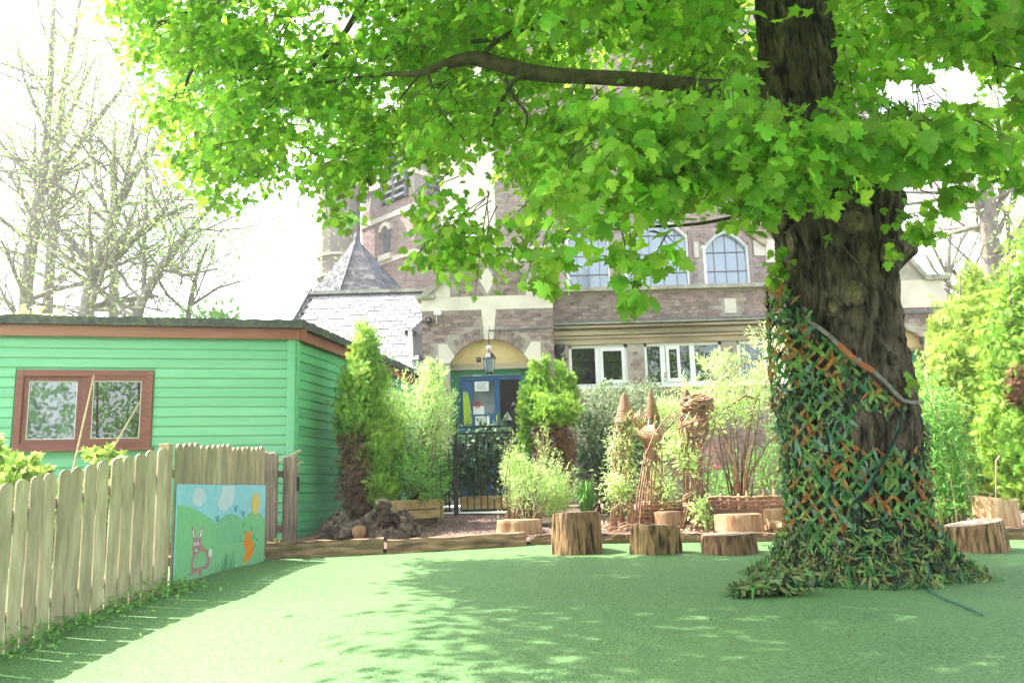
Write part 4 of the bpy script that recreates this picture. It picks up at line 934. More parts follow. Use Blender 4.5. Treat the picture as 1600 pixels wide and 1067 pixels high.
patch('painted_carrot', [(712, 490), (725, 470), (742, 485), (750, 540), (752, 480), (768, 465), (780, 480), (778, 550), (805, 580), (812, 640), (790, 700), (755, 750), (725, 772), (718, 740), (735, 640), (708, 600), (710, 560), (725, 540)], 6, 'p_orange')
for x, y, a in ((700, 415, 0), (715, 470, .3), (775, 440, -.1), (685, 570, 1.2), (800, 520, .4), (825, 540, -.5), (818, 610, .3)):
    c_, s_ = math.cos(a), math.sin(a); patch('carrot_top', [(x+px*c_-py*s_, y+px*s_+py*c_) for px, py in ((-6, 0), (0, -28), (7, 0), (4, 30), (-4, 30))], 7, 'p_green')
for i in range(26):
    x = 460+random.random()*190; y = 855-(x-460)*.15; l = random.uniform(60, 170); s_ = random.uniform(-18, 18); patch('painted_reed', [(x-2, y), (x+2, y), (x+s_+1, y-l), (x+s_-1, y-l)], 7, 'p_reed')
for cx, cy in ((450, 400), (618, 300), (692, 350)):
    for s_ in (-26, -10, 4, 24): patch('painted_twig', [(cx-2, cy), (cx+2, cy), (cx+s_+2, cy-65), (cx+s_-1, cy-65)], 7, 'p_blue')
# ================================================================== LOG STUMPS
def ringmat(name, src):
    m = M[src].copy(); m.name = name; nt = m.node_tree; L = nt.links; b = nt.nodes['Principled BSDF']; cur = b.inputs['Base Color'].links[0].from_socket
    tc = nd(nt, 'ShaderNodeTexCoord'); w_ = nd(nt, 'ShaderNodeTexWave', wave_type='RINGS', rings_direction='Z'); w_.inputs['Scale'].default_value = 22; w_.inputs['Distortion'].default_value = 3.5; w_.inputs['Detail'].default_value = 3; w_.inputs['Detail Scale'].default_value = .6
    L.new(tc.outputs['Object'], w_.inputs[0]); r_ = nd(nt, 'ShaderNodeMapRange'); r_.inputs[3].default_value = .62; r_.inputs[4].default_value = 1.1; L.new(w_.outputs['Fac'], r_.inputs[0])
    h = nd(nt, 'ShaderNodeHueSaturation'); L.new(cur, h.inputs['Color']); L.new(r_.outputs[0], h.inputs['Value']); L.new(h.outputs[0], b.inputs['Base Color']); M[name] = m
ringmat('rings_grey', 'stump_top'); ringmat('rings_fresh', 'stump_fresh')
def stump(px0, px1, pyt, pyb, label, side='stump_bark', top='stump_top', tilt=(0, 0), flare=1.04, lump=.06, dz=0., tilt_top=0.):
    cx = (px0+px1)/2; p = on(cx, pyb); sc_ = p.y/F; r = (px1-px0)/2*sc_; c = Vector((p.x, p.y+r, 0)); c.z = ground(c.x, c.y)+dz-.02
    h = (at(cx, pyt, c.y-r*.2).z)-c.z; n = 40; K = 9; seed = random.random()*50; m = MB(); vs = []
    for k in range(K+1):
        f = k/K
        for i in range(n):
            a = 2*PI*i/n; d = Vector((math.cos(a), math.sin(a), 0)); nz = noise.noise(Vector((d.x*1.6+seed, d.y*1.6, f*.5)))*lump*2.2+noise.noise(Vector((d.x*7+seed, d.y*7, f*1.2)))*lump*.7
            rr = r*(1+nz+(flare-1)*(1-f)*(1-f)); rr *= .97 if k == K else 1
            z = h*f+(f**2)*(d.x*tilt[0]+d.y*tilt[1])*r
            vs.append(c+d*rr+Vector((0, 0, z)))
    m.add(vs, [(k*n+i, k*n+(i+1) % n, (k+1)*n+(i+1) % n, (k+1)*n+i) for k in range(K) for i in range(n)], side, True)
    t = empty('log_stump', (c.x, c.y, c.z), label, 'stump', 'log stump seats'); m.build('bark', t)
    m = MB(); topr = vs[K*n:]; ctr = sum(topr, Vector())/n; rings = [topr]
    for q in (.8, .55, .3): rings.append([ctr+(v-ctr)*q+Vector((0, 0, random.uniform(.002, .006))) for v in topr])
    allv = [v+Vector((0, 0, .001)) for rg in rings for v in rg]+[ctr+Vector((0, 0, .006))]
    fs = [(k*n+i, k*n+(i+1) % n, (k+1)*n+(i+1) % n, (k+1)*n+i) for k in range(3) for i in range(n)]+[(3*n+i, 3*n+(i+1) % n, 4*n) for i in range(n)]
    m.add(allv, fs, 'rings_grey' if top == 'stump_top' else 'rings_fresh', False); m.build('cut_top', t)
    if random.random() < .8:  # drying crack across the cut
        m = MB(); a = random.uniform(0, PI); d = Vector((math.cos(a), math.sin(a), 0))*r*.75; m.add([ctr+Vector((0, 0, .0085)), ctr+d*.5+Vector((-d.y, d.x, 0))*.03+Vector((0, 0, .0085)), ctr+d+Vector((0, 0, .0075)), ctr+d*.5-Vector((-d.y, d.x, 0))*.02+Vector((0, 0, .0085))], [(0, 1, 2, 3)], 'slate_dark'); m.build('crack', t)
    return t
stump(869, 943, 801, 867, 'tallest log stump on the lawn with split brown bark, left of the knobbly stump', tilt=(.02, -.05))
stump(996, 1070, 821, 867, 'knobbly dark log stump on the lawn beside the low wide stump', lump=.17, tilt=(-.05, -.05))
stump(1108, 1194, 834, 867, 'low wide log stump on the lawn just left of the netted tree', lump=.06, tilt=(.03, 0))
stump(1506, 1596, 816, 864, 'log stump with slanting grey top on the lawn right of the netted tree', tilt=(.12, 0), lump=.07)
stump(776, 846, 812, 841, 'orange-brown log stump behind the sleeper below the pale feathery bush', 'stump_fresh', 'stump_fresh', lump=.04)
stump(792, 838, 795, 825, 'smaller stump sitting behind the orange-brown stump, its cut face tilted', 'stump_fresh', 'stump_fresh', tilt=(.05, .1), lump=.03)
stump(1027, 1069, 799, 824, 'small smooth round stump in front of the woven hurdle, left of the woven tower', 'stump_fresh', 'stump_fresh', lump=.02)
stump(1128, 1200, 803, 838, 'pale peeled stump right behind the low wide lawn stump', 'stump_fresh', 'stump_fresh', lump=.04)
stump(1203, 1248, 795, 831, 'pale bleached stump half hidden by the edge of the netting', 'stump_fresh', 'stump_fresh', lump=.05)
stump(1545, 1612, 779, 838, 'large fresh-cut stump cut by the right edge of the photo', 'stump_fresh', 'stump_fresh', tilt=(-.2, 0), lump=.05)
def log(a, b, r, label, mat='stump_fresh'):
    a = Vector(a); b = Vector(b); m = MB(); n = 9
    m.tube([a.lerp(b, i/n)+Vector((0, 0, .01*noise.noise(a*3+Vector((i, 0, 0))))) for i in range(n+1)], [r*(1+.12*noise.noise(Vector((i*.7, r*9, 0)))) for i in range(n+1)], mat, 16, jit=.08)
    return tag(m.build('log'), label, 'log')
p, q = on(1205, 833), on(1262, 836); log(p+Vector((0, 0, .08)), q+Vector((0, .1, .04)), .07, 'short pale log lying beside the bleached stump by the netting')
p, q = on(1468, 802), on(1560, 806); log(p+Vector((0, .2, .10)), q+Vector((0, .2, .10)), .09, 'reddish log lying behind the bamboo on the right')
p, q = on(1466, 826), on(1512, 828); log(p+Vector((0, .2, .10)), q+Vector((0, .2, .12)), .10, 'dark log beside the netted tree base on the right', 'driftwood')
p, q = on(1520, 812), on(1600, 826); log(p+Vector((0, .4, .16)), q+Vector((0, .4, .2)), .08, 'peeled log lying against the large fresh-cut stump')

# ================================================================== DRIFTWOOD ROOTS
def gnarled(name, c, pts_list, label, seed, mat='driftwood'):
    t = empty(name, c, label, 'driftwood'); m = MB(); rs = random.Random(seed)
    for pts, rad in pts_list:
        P = [Vector(c)+Vector(p) for p in pts]; Q = []; Rr = []
        for i in range(len(P)-1):
            for k in range(9): Q.append(P[i].lerp(P[i+1], k/9)); Rr.append(rad[i]+(rad[i+1]-rad[i])*k/9)
        Q.append(P[-1]); Rr.append(rad[-1]); n = 40; prev = None; vs = []
        for i, p in enumerate(Q):
            tt = (Q[min(i+1, len(Q)-1)]-Q[max(0, i-1)]).normalized(); U_ = tt.orthogonal().normalized() if prev is None else (prev-tt*prev.dot(tt)).normalized(); prev = U_; W_2 = tt.cross(U_)
            for k in range(n):
                a = 2*PI*k/n; rr = Rr[i]*(1+.4*noise.noise(Vector((math.cos(a)*1.5+seed, math.sin(a)*1.5, i*.22)))-.55*abs(noise.noise(Vector((math.cos(a)*4, math.sin(a)*4+seed, i*.12))))+.22*noise.noise(Vector((math.cos(a)*9, math.sin(a)*9+seed, i*.9)))); vs.append(p+U_*math.cos(a)*rr+W_2*math.sin(a)*rr)
        N_ = len(Q); m.add(vs, [(i*n+k, i*n+(k+1) % n, (i+1)*n+(k+1) % n, (i+1)*n+k) for i in range(N_-1) for k in range(n)]+[tuple(range(n-1, -1, -1)), tuple((N_-1)*n+k for k in range(n))], mat, True)
    m.build('root', t); return t
c = onl(528, 852)+Vector((0, .25, .04))
g1_ = gnarled('driftwood_stump', c, [([(-.22, 0, .02), (-.08, .02, .12), (-.05, .02, .26), (-.06, .03, .34)], [.13, .17, .11, .05]), ([(-.28, -.05, .02), (-.05, -.05, .1), (.18, -.06, .10)], [.09, .15, .13]), ([(.15, -.05, .12), (.22, -.12, .1)], [.12, .10])], 'pale knobbly driftwood stump leaning at the foot of the green shed', 3)
m = MB(); q = c+Vector((.235, -.21, .10)); m.tube([q, q+Vector((.004, -.012, 0))], [.085, .08], 'stump_fresh', 16, jit=.2); m.build('cut_face', g1_)
c = onl(600, 852)+Vector((0, .3, .04))
gnarled('driftwood_root', c, [([(-.22, -.02, .05), (-.17, 0, .22), (-.04, 0, .38), (-.01, -.02, .44)], [.10, .11, .085, .075]), ([(-.2, -.04, .04), (0, -.08, .04), (.26, -.03, .03)], [.10, .10, .09]),
        ([(.26, -.02, .02), (.2, .02, .2), (.14, .03, .32)], [.10, .11, .06]), ([(-.1, .08, .2), (.05, .1, .24), (.2, .05, .2)], [.1, .08, .1]), ([(.2, 0, .22), (.3, -.02, .12), (.37, -.04, .04)], [.06, .07, .03]), ([(-.25, 0, .1), (-.33, .1, .2), (-.3, .1, .26)], [.08, .06, .03])], 'dark twisted driftwood root with a hollow centre behind the sleeper', 8)

# ================================================================== PLANTER
a, b = on(617, 831), on(689, 828); pa, pb = at(613, 832, 10.6), at(690, 818, 11.9)
pa.z = ground(pa.x, pa.y)-.02; pb.z = ground(pb.x, pb.y)-.02
pl = empty('wooden_planter', pa, 'raised wooden planter with overhanging greenery beside the gravel bed', 'planter')
d_ = Vector((pb.x-pa.x, pb.y-pa.y, 0)); L = d_.length; d_.normalize(); nn = Vector((d_.y, -d_.x, 0))
z0 = at(615, 828, 10.6).z; z1 = at(615, 769, 10.6).z; dp_ = .26
for k, (za, zb_) in enumerate(((0, .42), (.46, .70), (.73, 1.0))):
    off = 0 if k else .0
    m = MB(); c = pa+d_*(L/2)+Vector((0, 0, (z1-z0)*(za+zb_)/2+.0)) + (nn*-.06 if k == 0 else Vector()); m.box(c, (L, .035, (z1-z0)*(zb_-za)), 'planter_wood', X=d_, Y=nn); m.build('plank', pl, bevel=.004)
    m = MB(); c2 = pa-nn*(dp_/2)+Vector((0, 0, (z1-z0)*(za+zb_)/2)); m.box(c2+d_*.02, (dp_-.04, .035, (z1-z0)*(zb_-za)), 'planter_wood', X=nn, Y=d_); m.build('plank', pl, bevel=.004)
for k in (0, 1):
    m = MB(); m.box(pa+d_*(.035+(L-.07)*k)+nn*.02+Vector((0, 0, (z1-z0)*.72)), (.07, .03, (z1-z0)*.58), 'planter_wood', X=d_, Y=nn); m.build('corner_post', pl)
m = MB(); m.box(pa+d_*(L/2)-nn*dp_/2+Vector((0, 0, (z1-z0)*.6)), (L-.06, dp_-.08, .3), 'soil', X=d_, Y=nn); m.build('planter_soil', pl)

# ================================================================== GATE AND RAILINGS
YG = 12.9
gp0 = at(713, 800, YG); gz0_ = ground(gp0.x, YG)
gate = empty('iron_gate', (gp0.x, YG, gz0_), 'black metal bow-top garden gate and post in front of the porch', 'gate')
m = MB(); m.bb((gp0.x-.035, YG-.035, gz0_-.1), (gp0.x+.035, YG+.035, at(713, 662, YG).z), 'black_metal'); m.tube([Vector((gp0.x, YG, at(713, 662, YG).z)), Vector((gp0.x, YG, at(713, 655, YG).z))], [.05, .015], 'black_metal', 8); m.build('post', gate)
zt_ = at(740, 667, YG).z; zt2_ = at(740, 677, YG).z; zb_ = at(740, 797, YG).z; xg0, xg1 = gp0.x+.07, at(802, 700, YG).x
for z, w_ in ((zt_, .03), (zt2_, .03), (zb_, .035)): m = MB(); m.bb((xg0, YG-w_/2, z-w_/2), (xg1, YG+w_/2, z+w_/2), 'black_metal'); m.build('rail', gate)
bmesh_ = MB(); bmesh_.tube([(0, 0, 0), (0, 0, zt2_-zb_)], .0085, 'black_metal', 6); bmesh_ = bmesh_.mesh('bar')
nb = 9
for i in range(nb): inst('bar', bmesh_, gate, Matrix.Translation(Vector((xg0+(xg1-xg0)*i/(nb-1)-gp0.x, 0, zb_-gz0_))))
for x in (xg1, ): m = MB(); m.bb((x, YG-.03, gz0_), (x+.05, YG+.03, at(800, 640, YG).z), 'black_metal'); m.tube([(x+.025, YG, at(800, 640, YG).z), (x+.025, YG, at(800, 634, YG).z), (x+.025, YG, at(800, 628, YG).z)], [.02, .045, .005], 'black_metal', 8); m.build('post', gate)
m = MB(); m.box(at(721, 700, YG-.06), (.10, .06, .15), 'black_metal'); m.tube([at(722, 693, YG-.1), at(722, 693, YG-.16)], .02, 'lead', 8); m.build('lock_box', gate)
rail = empty('iron_railing', (at(655, 800, YG).x, YG, gz0_), 'black metal railing to the left of the garden gate behind the planter', 'railing')
rx0, rx1 = at(600, 700, YG).x, gp0.x-.06
for z in (zt_-.0, zb_): m = MB(); m.bb((rx0, YG-.015, z-.015), (rx1, YG+.015, z+.015), 'black_metal'); m.build('rail', rail)
k = int((rx1-rx0)/.125)
for i in range(k): inst('bar', bmesh_, rail, Matrix.Translation(Vector((rx0+.1+i*.125-rail.location.x, 0, zb_-gz0_))))
rail2 = empty('iron_railing', (xg1+.1, YG, gz0_), 'black spiked railing between the gate and the browning golden conifer', 'railing')
rx0, rx1 = xg1+.08, at(905, 700, YG).x
for z in (zt_+.05, zb_): m = MB(); m.bb((rx0, YG-.015, z-.015), (rx1, YG+.015, z+.015), 'black_metal'); m.build('rail', rail2)
sp = MB(); sp.tube([(0, 0, 0), (0, 0, zt2_-zb_+.2)], .009, 'black_metal', 6); sp.tube([(0, 0, zt2_-zb_+.2), (0, 0, zt2_-zb_+.24), (0, 0, zt2_-zb_+.34)], [.012, .03, .002], 'black_metal', 6); sp = sp.mesh('bar')
for i in range(int((rx1-rx0)/.13)): inst('bar', sp, rail2, Matrix.Translation(Vector((rx0+.05+i*.13-rail2.location.x, 0, zb_-gz0_))))

# ================================================================== SHRUBS AND TREES
def bl(px, py, Y, rx, ry, rz=None):
    c = at(px, py, Y); s_ = Y/F; return (c.x, c.y, c.z, rx*s_, (rz or rx)*s_, ry*s_)
def shrub(name, label, cat, base, blobs, mat, n, size, tpl=OVAL, stems=7, smat='stem', upw=.35, shell=.35, clump=14, group=None, pname='foliage', droop=0., srad=.012, root=None):
    if root is None:
        root = empty(name, base, label, cat, group)
    P, O_ = blobpts(blobs, n, shell, clump)
    D = nrm(O_+rng.normal(size=P.shape)*.55+np.array([0, 0, upw])); D[:, 2] -= droop; N_ = rng.normal(size=P.shape)+np.array([0, -.5, .6])
    if stems and cat not in ('hedge', 'climber'):
        ns = 10+n//160; per = max(6, int(n*.22/ns)); ex = []; ed = []
        for i in range(ns):
            b = blobs[int(rng.integers(0, len(blobs)))]; th = rng.uniform(0, 2*PI); el = rng.uniform(-.1, 1.3); o_ = np.array([math.cos(th)*math.cos(el), math.sin(th)*math.cos(el), math.sin(el)])
            s_ = np.array(b[:3])+o_*np.array(b[3:6])*.85; dd = o_*.6+np.array([0, 0, .7]); dd /= np.linalg.norm(dd); l_ = rng.uniform(.35, 1.)*min(b[3], b[5])*1.1
            f = rng.random((per, 1)); ex.append(s_+dd*l_*f+rng.normal(size=(per, 3))*size*.22); ed.append(np.tile(dd, (per, 1))+rng.normal(size=(per, 3))*.5)
        ex = np.concatenate(ex); P = np.concatenate([P, ex]); D = np.concatenate([D, nrm(np.concatenate(ed))]); N_ = np.concatenate([N_, rng.normal(size=ex.shape)+np.array([0, -.5, .6])]); n = len(P)
    P[:, 2] = np.maximum(P[:, 2], ground(base[0], base[1])+.02)
    cloud(pname, P, N_, D, size*(.65+.7*rng.random(n)), tpl, mat, root)
    if stems:
        m = MB()
        for i in range(stems):
            b = random.choice(blobs); e = Vector((b[0]+random.uniform(-.7, .7)*b[3], b[1]+random.uniform(-.7, .7)*b[4], b[2]+random.uniform(0, .95)*b[5])); s_ = Vector(base)+Vector((random.uniform(-.12, .12), random.uniform(-.08, .08), 0))
            mid = s_.lerp(e, .5)+Vector((random.uniform(-.08, .08), random.uniform(-.08, .08), .05)); m.tube([s_, s_.lerp(mid, .5)+Vector((0, 0, .03)), mid, e], [srad, srad*.9, srad*.7, srad*.25], smat, 5)
        m.build('stems', root, 'stuff')
    return root
def conifer(name, label, base, blobs, mat, n, size, dead=None, deadn=0, group=None, trunkr=.05, up=.9):
    root = empty(name, base, label, 'conifer', group)
    P, O_ = blobpts(blobs, n, .55, 22); D = nrm(O_*np.array([1, 1, .6])+rng.normal(size=P.shape)*.30+np.array([0, 0, up])); N_ = O_+rng.normal(size=P.shape)*.6
    cloud('foliage', P, N_, D, size*(.5+.8*rng.random(n)), FROND, mat, root)
    if dead:
        P, O_ = blobpts(dead, deadn, .6, 18); D = nrm(O_*.6+rng.normal(size=P.shape)*.5+np.array([0, 0, -.2]))
        cloud('dead_foliage', P, O_+rng.normal(size=P.shape)*.6, D, size*.9*(.5+.7*rng.random(deadn)), FROND, 'dead_needles', root)
    m = MB(); top = max(b[2]+b[5]*.5 for b in blobs); cx = blobs[0]; m.tube([Vector(base)-Vector((0, 0, .05)), Vector(base).lerp(Vector((cx[0], cx[1], top)), .5), Vector((cx[0], cx[1], top))], [trunkr, trunkr*.6, trunkr*.15], 'branch_bark', 8)
    for i in range(26):
        z = random.uniform(.1, .8); p = Vector(base).lerp(Vector((cx[0], cx[1], top)), z); a = random.uniform(0, 2*PI); l = trunkr*random.uniform(2, 5); m.tube([p, p+Vector((math.cos(a)*l, math.sin(a)*l, l*.8))], [trunkr*.25, .004], 'stem', 4)
    m.build('trunk', root); return root
# golden conifer by the shed
b0 = gz(at(578, 815, 11.3)[:2])
conifer('golden_conifer', 'tall yellow-green conifer with a brown bare base beside the green shed', b0, [bl(572, 545, 11.3, 20, 42), bl(570, 600, 11.3, 38, 48), bl(566, 655, 11.3, 42, 48), bl(598, 700, 11.2, 30, 60), bl(600, 765, 11.1, 22, 40), bl(552, 640, 11.3, 26, 60)], 'leaf_conifer', 9500, .105,
        [bl(563, 730, 11.3, 34, 75), bl(570, 790, 11.3, 28, 36)], 4200)
b0 = gz(at(862, 790, 12.4)[:2])
conifer('browning_conifer', 'golden-topped conifer with a bare brown underside right of the gate', b0, [bl(843, 618, 12.4, 22, 40), bl(884, 628, 12.4, 20, 36), bl(862, 642, 12.2, 42, 28), bl(836, 590, 12.4, 9, 30), bl(852, 580, 12.4, 7, 24), bl(876, 592, 12.4, 8, 30), bl(892, 606, 12.4, 7, 22), bl(822, 640, 12.3, 12, 34), bl(820, 690, 12.3, 9, 26)], 'leaf_conifer', 8200, .095,
        [bl(866, 700, 12.4, 34, 52), bl(868, 745, 12.4, 28, 45)], 4200)
# shrubs between shed and gate
b0 = gz(at(655, 800, 11.6)[:2]); b0.z += .3
shrub('willow_shrub', 'tall light green narrow-leaved shrub growing from behind the wooden planter', 'shrub', b0, [bl(668, 620, 11.6, 34, 42), bl(650, 680, 11.6, 45, 60), bl(690, 660, 11.7, 24, 50), bl(620, 660, 11.6, 22, 45), bl(678, 590, 11.7, 14, 26)], 'leaf_willow', 5200, .075, LANCE, 22, upw=.9)
shrub('planter_plants', 'dark green leafy plants spilling over the wooden planter', 'plants', gz(at(650, 790, 11.2)[:2])+Vector((0, 0, .45)), [bl(645, 740, 11.25, 44, 34), bl(668, 765, 11.2, 30, 16), bl(620, 745, 11.2, 20, 30)], 'leaf_mid', 2200, .075, LANCE, 12)
shrub('rose_bush', 'thin bush with red and white flowers rising beside the shed roof', 'bush', gz(at(612, 790, 11.9)[:2]), [bl(625, 640, 11.9, 22, 50), bl(605, 690, 11.9, 18, 60)], 'leaf_pale', 900, .05, OVAL, 10)
m = MB(); ro = bpy.data.objects['rose_bush']
for (px, py, mt, r) in ((605, 601, 'p_red', .05), (613, 603, 'p_red', .03), (617, 599, 'p_white', .035), (700, 605, 'p_white', .03)):
    c = at(px, py, 11.75); mb = MB()
    for i in range(9):
        a = i*2.4; d = Vector((math.cos(a), math.sin(a)*.6, .4*math.sin(i))); n_2 = d.cross(Vector((0, 0, 1))).normalized()
        mb.add([c, c+d*r*.6+n_2*r*.5, c+d*r, c+d*r*.6-n_2*r*.5], [(0, 1, 2, 3)], mt)
    mb.tube([c, c+Vector((.03, .02, -.5))], .006, 'stem', 4); mb.build('flower', ro)
# ivy and pots behind the gate
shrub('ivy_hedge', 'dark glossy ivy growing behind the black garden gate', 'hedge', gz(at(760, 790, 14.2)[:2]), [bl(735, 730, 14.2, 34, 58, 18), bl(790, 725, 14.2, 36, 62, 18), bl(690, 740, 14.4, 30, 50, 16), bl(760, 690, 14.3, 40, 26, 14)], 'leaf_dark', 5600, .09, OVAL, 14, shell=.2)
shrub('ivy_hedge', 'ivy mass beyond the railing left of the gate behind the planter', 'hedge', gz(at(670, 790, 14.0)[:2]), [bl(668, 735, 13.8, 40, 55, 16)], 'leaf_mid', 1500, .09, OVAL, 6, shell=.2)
for i, (px, l) in enumerate(((745, 'brown plant trough on the path behind the left of the gate'), (785, 'brown plant trough on the path behind the right of the gate'))):
    m = MB(); p = gz(at(px, 790, 13.7)[:2]); m.box(p+Vector((0, 0, .12)), (.5, .22, .24), 'planter_wood'); m.box(p+Vector((0, 0, .25)), (.54, .26, .03), 'planter_wood'); tag(m.build('plant_trough'), l, 'planter')
# feathery bush right of gate
b0 = gz(at(835, 818, 10.6)[:2])
shrub('feathery_bush', 'pale yellow-green feathery round bush behind the orange-brown stump', 'bush', b0, [bl(838, 768, 11.0, 50, 42), bl(866, 780, 10.9, 30, 36), bl(805, 745, 11.1, 20, 30)], 'leaf_willow', 13000, .042, LANCE, 9, upw=.9, shell=.3)
shrub('feathery_bush', 'wispy reddish tipped shoots rising above the feathery bush', 'bush', gz(at(810, 800, 10.9)[:2]), [bl(800, 715, 10.9, 14, 40), bl(850, 700, 11.0, 12, 30), bl(822, 735, 10.9, 20, 20)], 'leaf_pale', 700, .05, LANCE, 14, upw=1.4)
# grey-leaved shrub against the annexe, and darker mass
shrub('grey_shrub', 'large airy grey-green shrub spreading below the first white window', 'shrub', gz(at(955, 790, 13.2)[:2]), [bl(930, 652, 13.2, 50, 34), bl(985, 645, 13.2, 50, 34), bl(950, 675, 13.2, 65, 55), bl(1030, 645, 13.4, 40, 40), bl(940, 616, 13.3, 44, 12), bl(1010, 612, 13.4, 40, 12)], 'leaf_grey', 5200, .055, OVAL, 34, shell=.15, clump=9)
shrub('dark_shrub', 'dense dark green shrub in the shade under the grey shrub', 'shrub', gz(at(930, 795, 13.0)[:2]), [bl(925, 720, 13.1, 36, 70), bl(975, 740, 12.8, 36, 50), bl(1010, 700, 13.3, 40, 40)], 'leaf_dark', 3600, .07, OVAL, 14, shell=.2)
# spiky grass tuft
def tuft(label, px, py, Y, h, n, mat, spread=.5, name='grass_tuft', cat='grass tuft'):
    b = gz(at(px, py, Y)[:2]); t = empty(name, b, label, cat); m = MB()
    for i in range(n):
        a = random.uniform(0, 2*PI); s_ = random.uniform(.2, 1)*spread*h; hh = h*random.uniform(.6, 1.05); p0 = b+Vector((math.cos(a)*.04, math.sin(a)*.04, 0)); p1 = b+Vector((math.cos(a)*s_*.5, math.sin(a)*s_*.5, hh*.8)); p2 = b+Vector((math.cos(a)*s_, math.sin(a)*s_, hh*random.uniform(.5, 1)))
        w_ = Vector((-math.sin(a), math.cos(a), 0))*.007; m.add([p0-w_, p0+w_, p1+w_, p1-w_, p2], [(0, 1, 2, 3), (3, 2, 4)], mat)
    m.build('blades', t, 'stuff'); return t
tuft('spiky blue-green grass clump between the browning conifer and the willow towers', 916, 795, 11.8, .62, 260, 'leaf_mid')
tuft('small bright fern growing at the foot of the picket gate', 425, 868, 9.5, .16, 60, 'leaf_gold', 1.3, 'fern', 'fern')
# leafy willow shrub with arching stems on the right of the sculptures
b0 = gz(at(1158, 800, 10.9)[:2])
ws_ = shrub('willow_bush', 'arching willow bush with white-tipped leaves beside the netted tree', 'shrub', b0, [bl(1130, 610, 10.9, 66, 36), bl(1195, 590, 10.9, 42, 48), bl(1095, 635, 10.9, 54, 28), bl(1170, 640, 10.9, 56, 30), bl(1205, 540, 11.0, 26, 26), bl(1120, 570, 11, 30, 16)], 'leaf_willow', 4600, .07, LANCE, 12, upw=.5, shell=.15, clump=10)
m = MB()
for pts in ([(1152, 790), (1145, 720), (1120, 660), (1085, 622), (1050, 600)], [(1158, 790), (1160, 720), (1170, 660), (1188, 610), (1215, 570)], [(1160, 790), (1172, 740), (1198, 695), (1232, 662), (1262, 650)], [(1156, 790), (1150, 730), (1130, 680), (1105, 640)], [(1162, 790), (1166, 720), (1180, 680)], [(1130, 640), (1165, 618), (1200, 630), (1235, 660)], [(1085, 640), (1120, 600), (1170, 560)]):
    m.tube([at(x, y, 10.8+random.uniform(-.15, .15)) for x, y in pts], [.018-.003*i for i in range(len(pts))], 'willow_rod', 7)
m.build('arched_stems', ws_)
shrub('young_plants', 'fresh green seedlings behind the woven hurdle below the willow bush', 'plants', gz(at(1190, 790, 11.6)[:2]), [bl(1200, 740, 11.6, 40, 40), bl(1130, 760, 11.7, 40, 22), bl(1215, 690, 11.6, 18, 36)], 'leaf_mid', 1900, .07, LANCE, 16, upw=.9)
shrub('red_shrub', 'small purple-red leaved shrub behind the tall woven tower', 'shrub', gz(at(1095, 790, 11.9)[:2]), [bl(1105, 715, 11.9, 34, 24), bl(1080, 735, 11.9, 18, 16)], 'leaf_red', 190, .06, LANCE, 14)
# ================================================================== WOVEN WILLOW
def rods(m, pts, r=.010, n=5, wob=.012):
    m.tube([Vector(p)+Vector((random.uniform(-wob, wob), random.uniform(-wob, wob), 0)) for p in pts], r, 'willow_rod', n)
def wtower(name, label, px, Y, pyb, segs, top, nr=9, leafy=None):
    b = gz(at(px, pyb, Y)[:2]); t = empty(name, b, label, 'willow sculpture', 'woven willow towers'); s_ = Y/F
    Z = lambda py: at(px, py, Y).z
    for i in range(nr):
        a = 2*PI*i/nr; m = MB(); rods(m, [(b.x+dx*s_+math.cos(a+.5*k)*r*s_, b.y+math.sin(a+.5*k)*r*s_, b.z if k == 0 else Z(py)) for k, (py, r, dx) in enumerate(segs)], .012); m.build('upright_rod', t)
    # spiral bands
    for k in range(1, len(segs)-1):
        py, r, dx = segs[k]; m = MB(); pts = []
        for j in range(15):
            a = 2*PI*j/9+k; pts.append((b.x+dx*s_+math.cos(a)*r*1.06*s_, b.y+math.sin(a)*r*1.06*s_, Z(py)+j*.008+.03*math.sin(j*.9+k)))
        rods(m, pts, .013); rods(m, [Vector(p)+Vector((0, 0, .022)) for p in pts], .010); m.build('woven_band', t)
    py0, r0, py1, dx0 = top; m = MB(); pts = []; tot = int((py0-py1)/1.15)
    for j in range(tot*7):
        f = j/(tot*7); a = 2*PI*j/7; rr = r0*(1-f)**.8+.8; pts.append((b.x+dx0*s_+math.cos(a)*rr*s_*random.uniform(.92, 1.08), b.y+math.sin(a)*rr*s_, Z(py0+(py1-py0)*f)))
    m.tube(pts, .0085, 'willow_rod', 4); m.build('woven_cone', t); return t
wtower('woven_tower', 'left woven willow tower with a pointed cone top, overgrown with leaves', 975, 10.6, 815, [(815, 18, 0), (760, 14, 0), (710, 13, 0), (672, 13, 6), (655, 15, 10)], (660, 17, 614, 10), 9)
wtower('woven_tower', 'middle woven willow tower with the slimmest cone top', 1025, 11.0, 815, [(815, 15, 0), (770, 12, 0), (720, 12, 2), (690, 14, 2), (650, 10, 3)], (655, 11, 610, 3), 8)
tt = wtower('woven_tower', 'tallest woven willow tower carrying a round woven nest on top', 1088, 10.2, 825, [(825, 26, 2), (790, 16, 0), (740, 14, 0), (700, 15, 2), (672, 22, 4), (645, 22, 8)], (632, 10, 608, -2), 11)
m = MB(); c = at(1090, 634, 10.2); s_ = 10.2/F; pts = []
for j in range(330):
    f = j/330; a = 2*PI*j/17; ph = f*PI; rr = (22+4*math.sin(j*.7))*math.sin(ph*.86+.25)**.6; pts.append(c+Vector((math.cos(a)*rr*s_, math.sin(a)*rr*s_*.9, (-16+34*f)*s_+.015*math.sin(j*1.3))))
m.tube(pts, .011, 'willow_rod', 4)
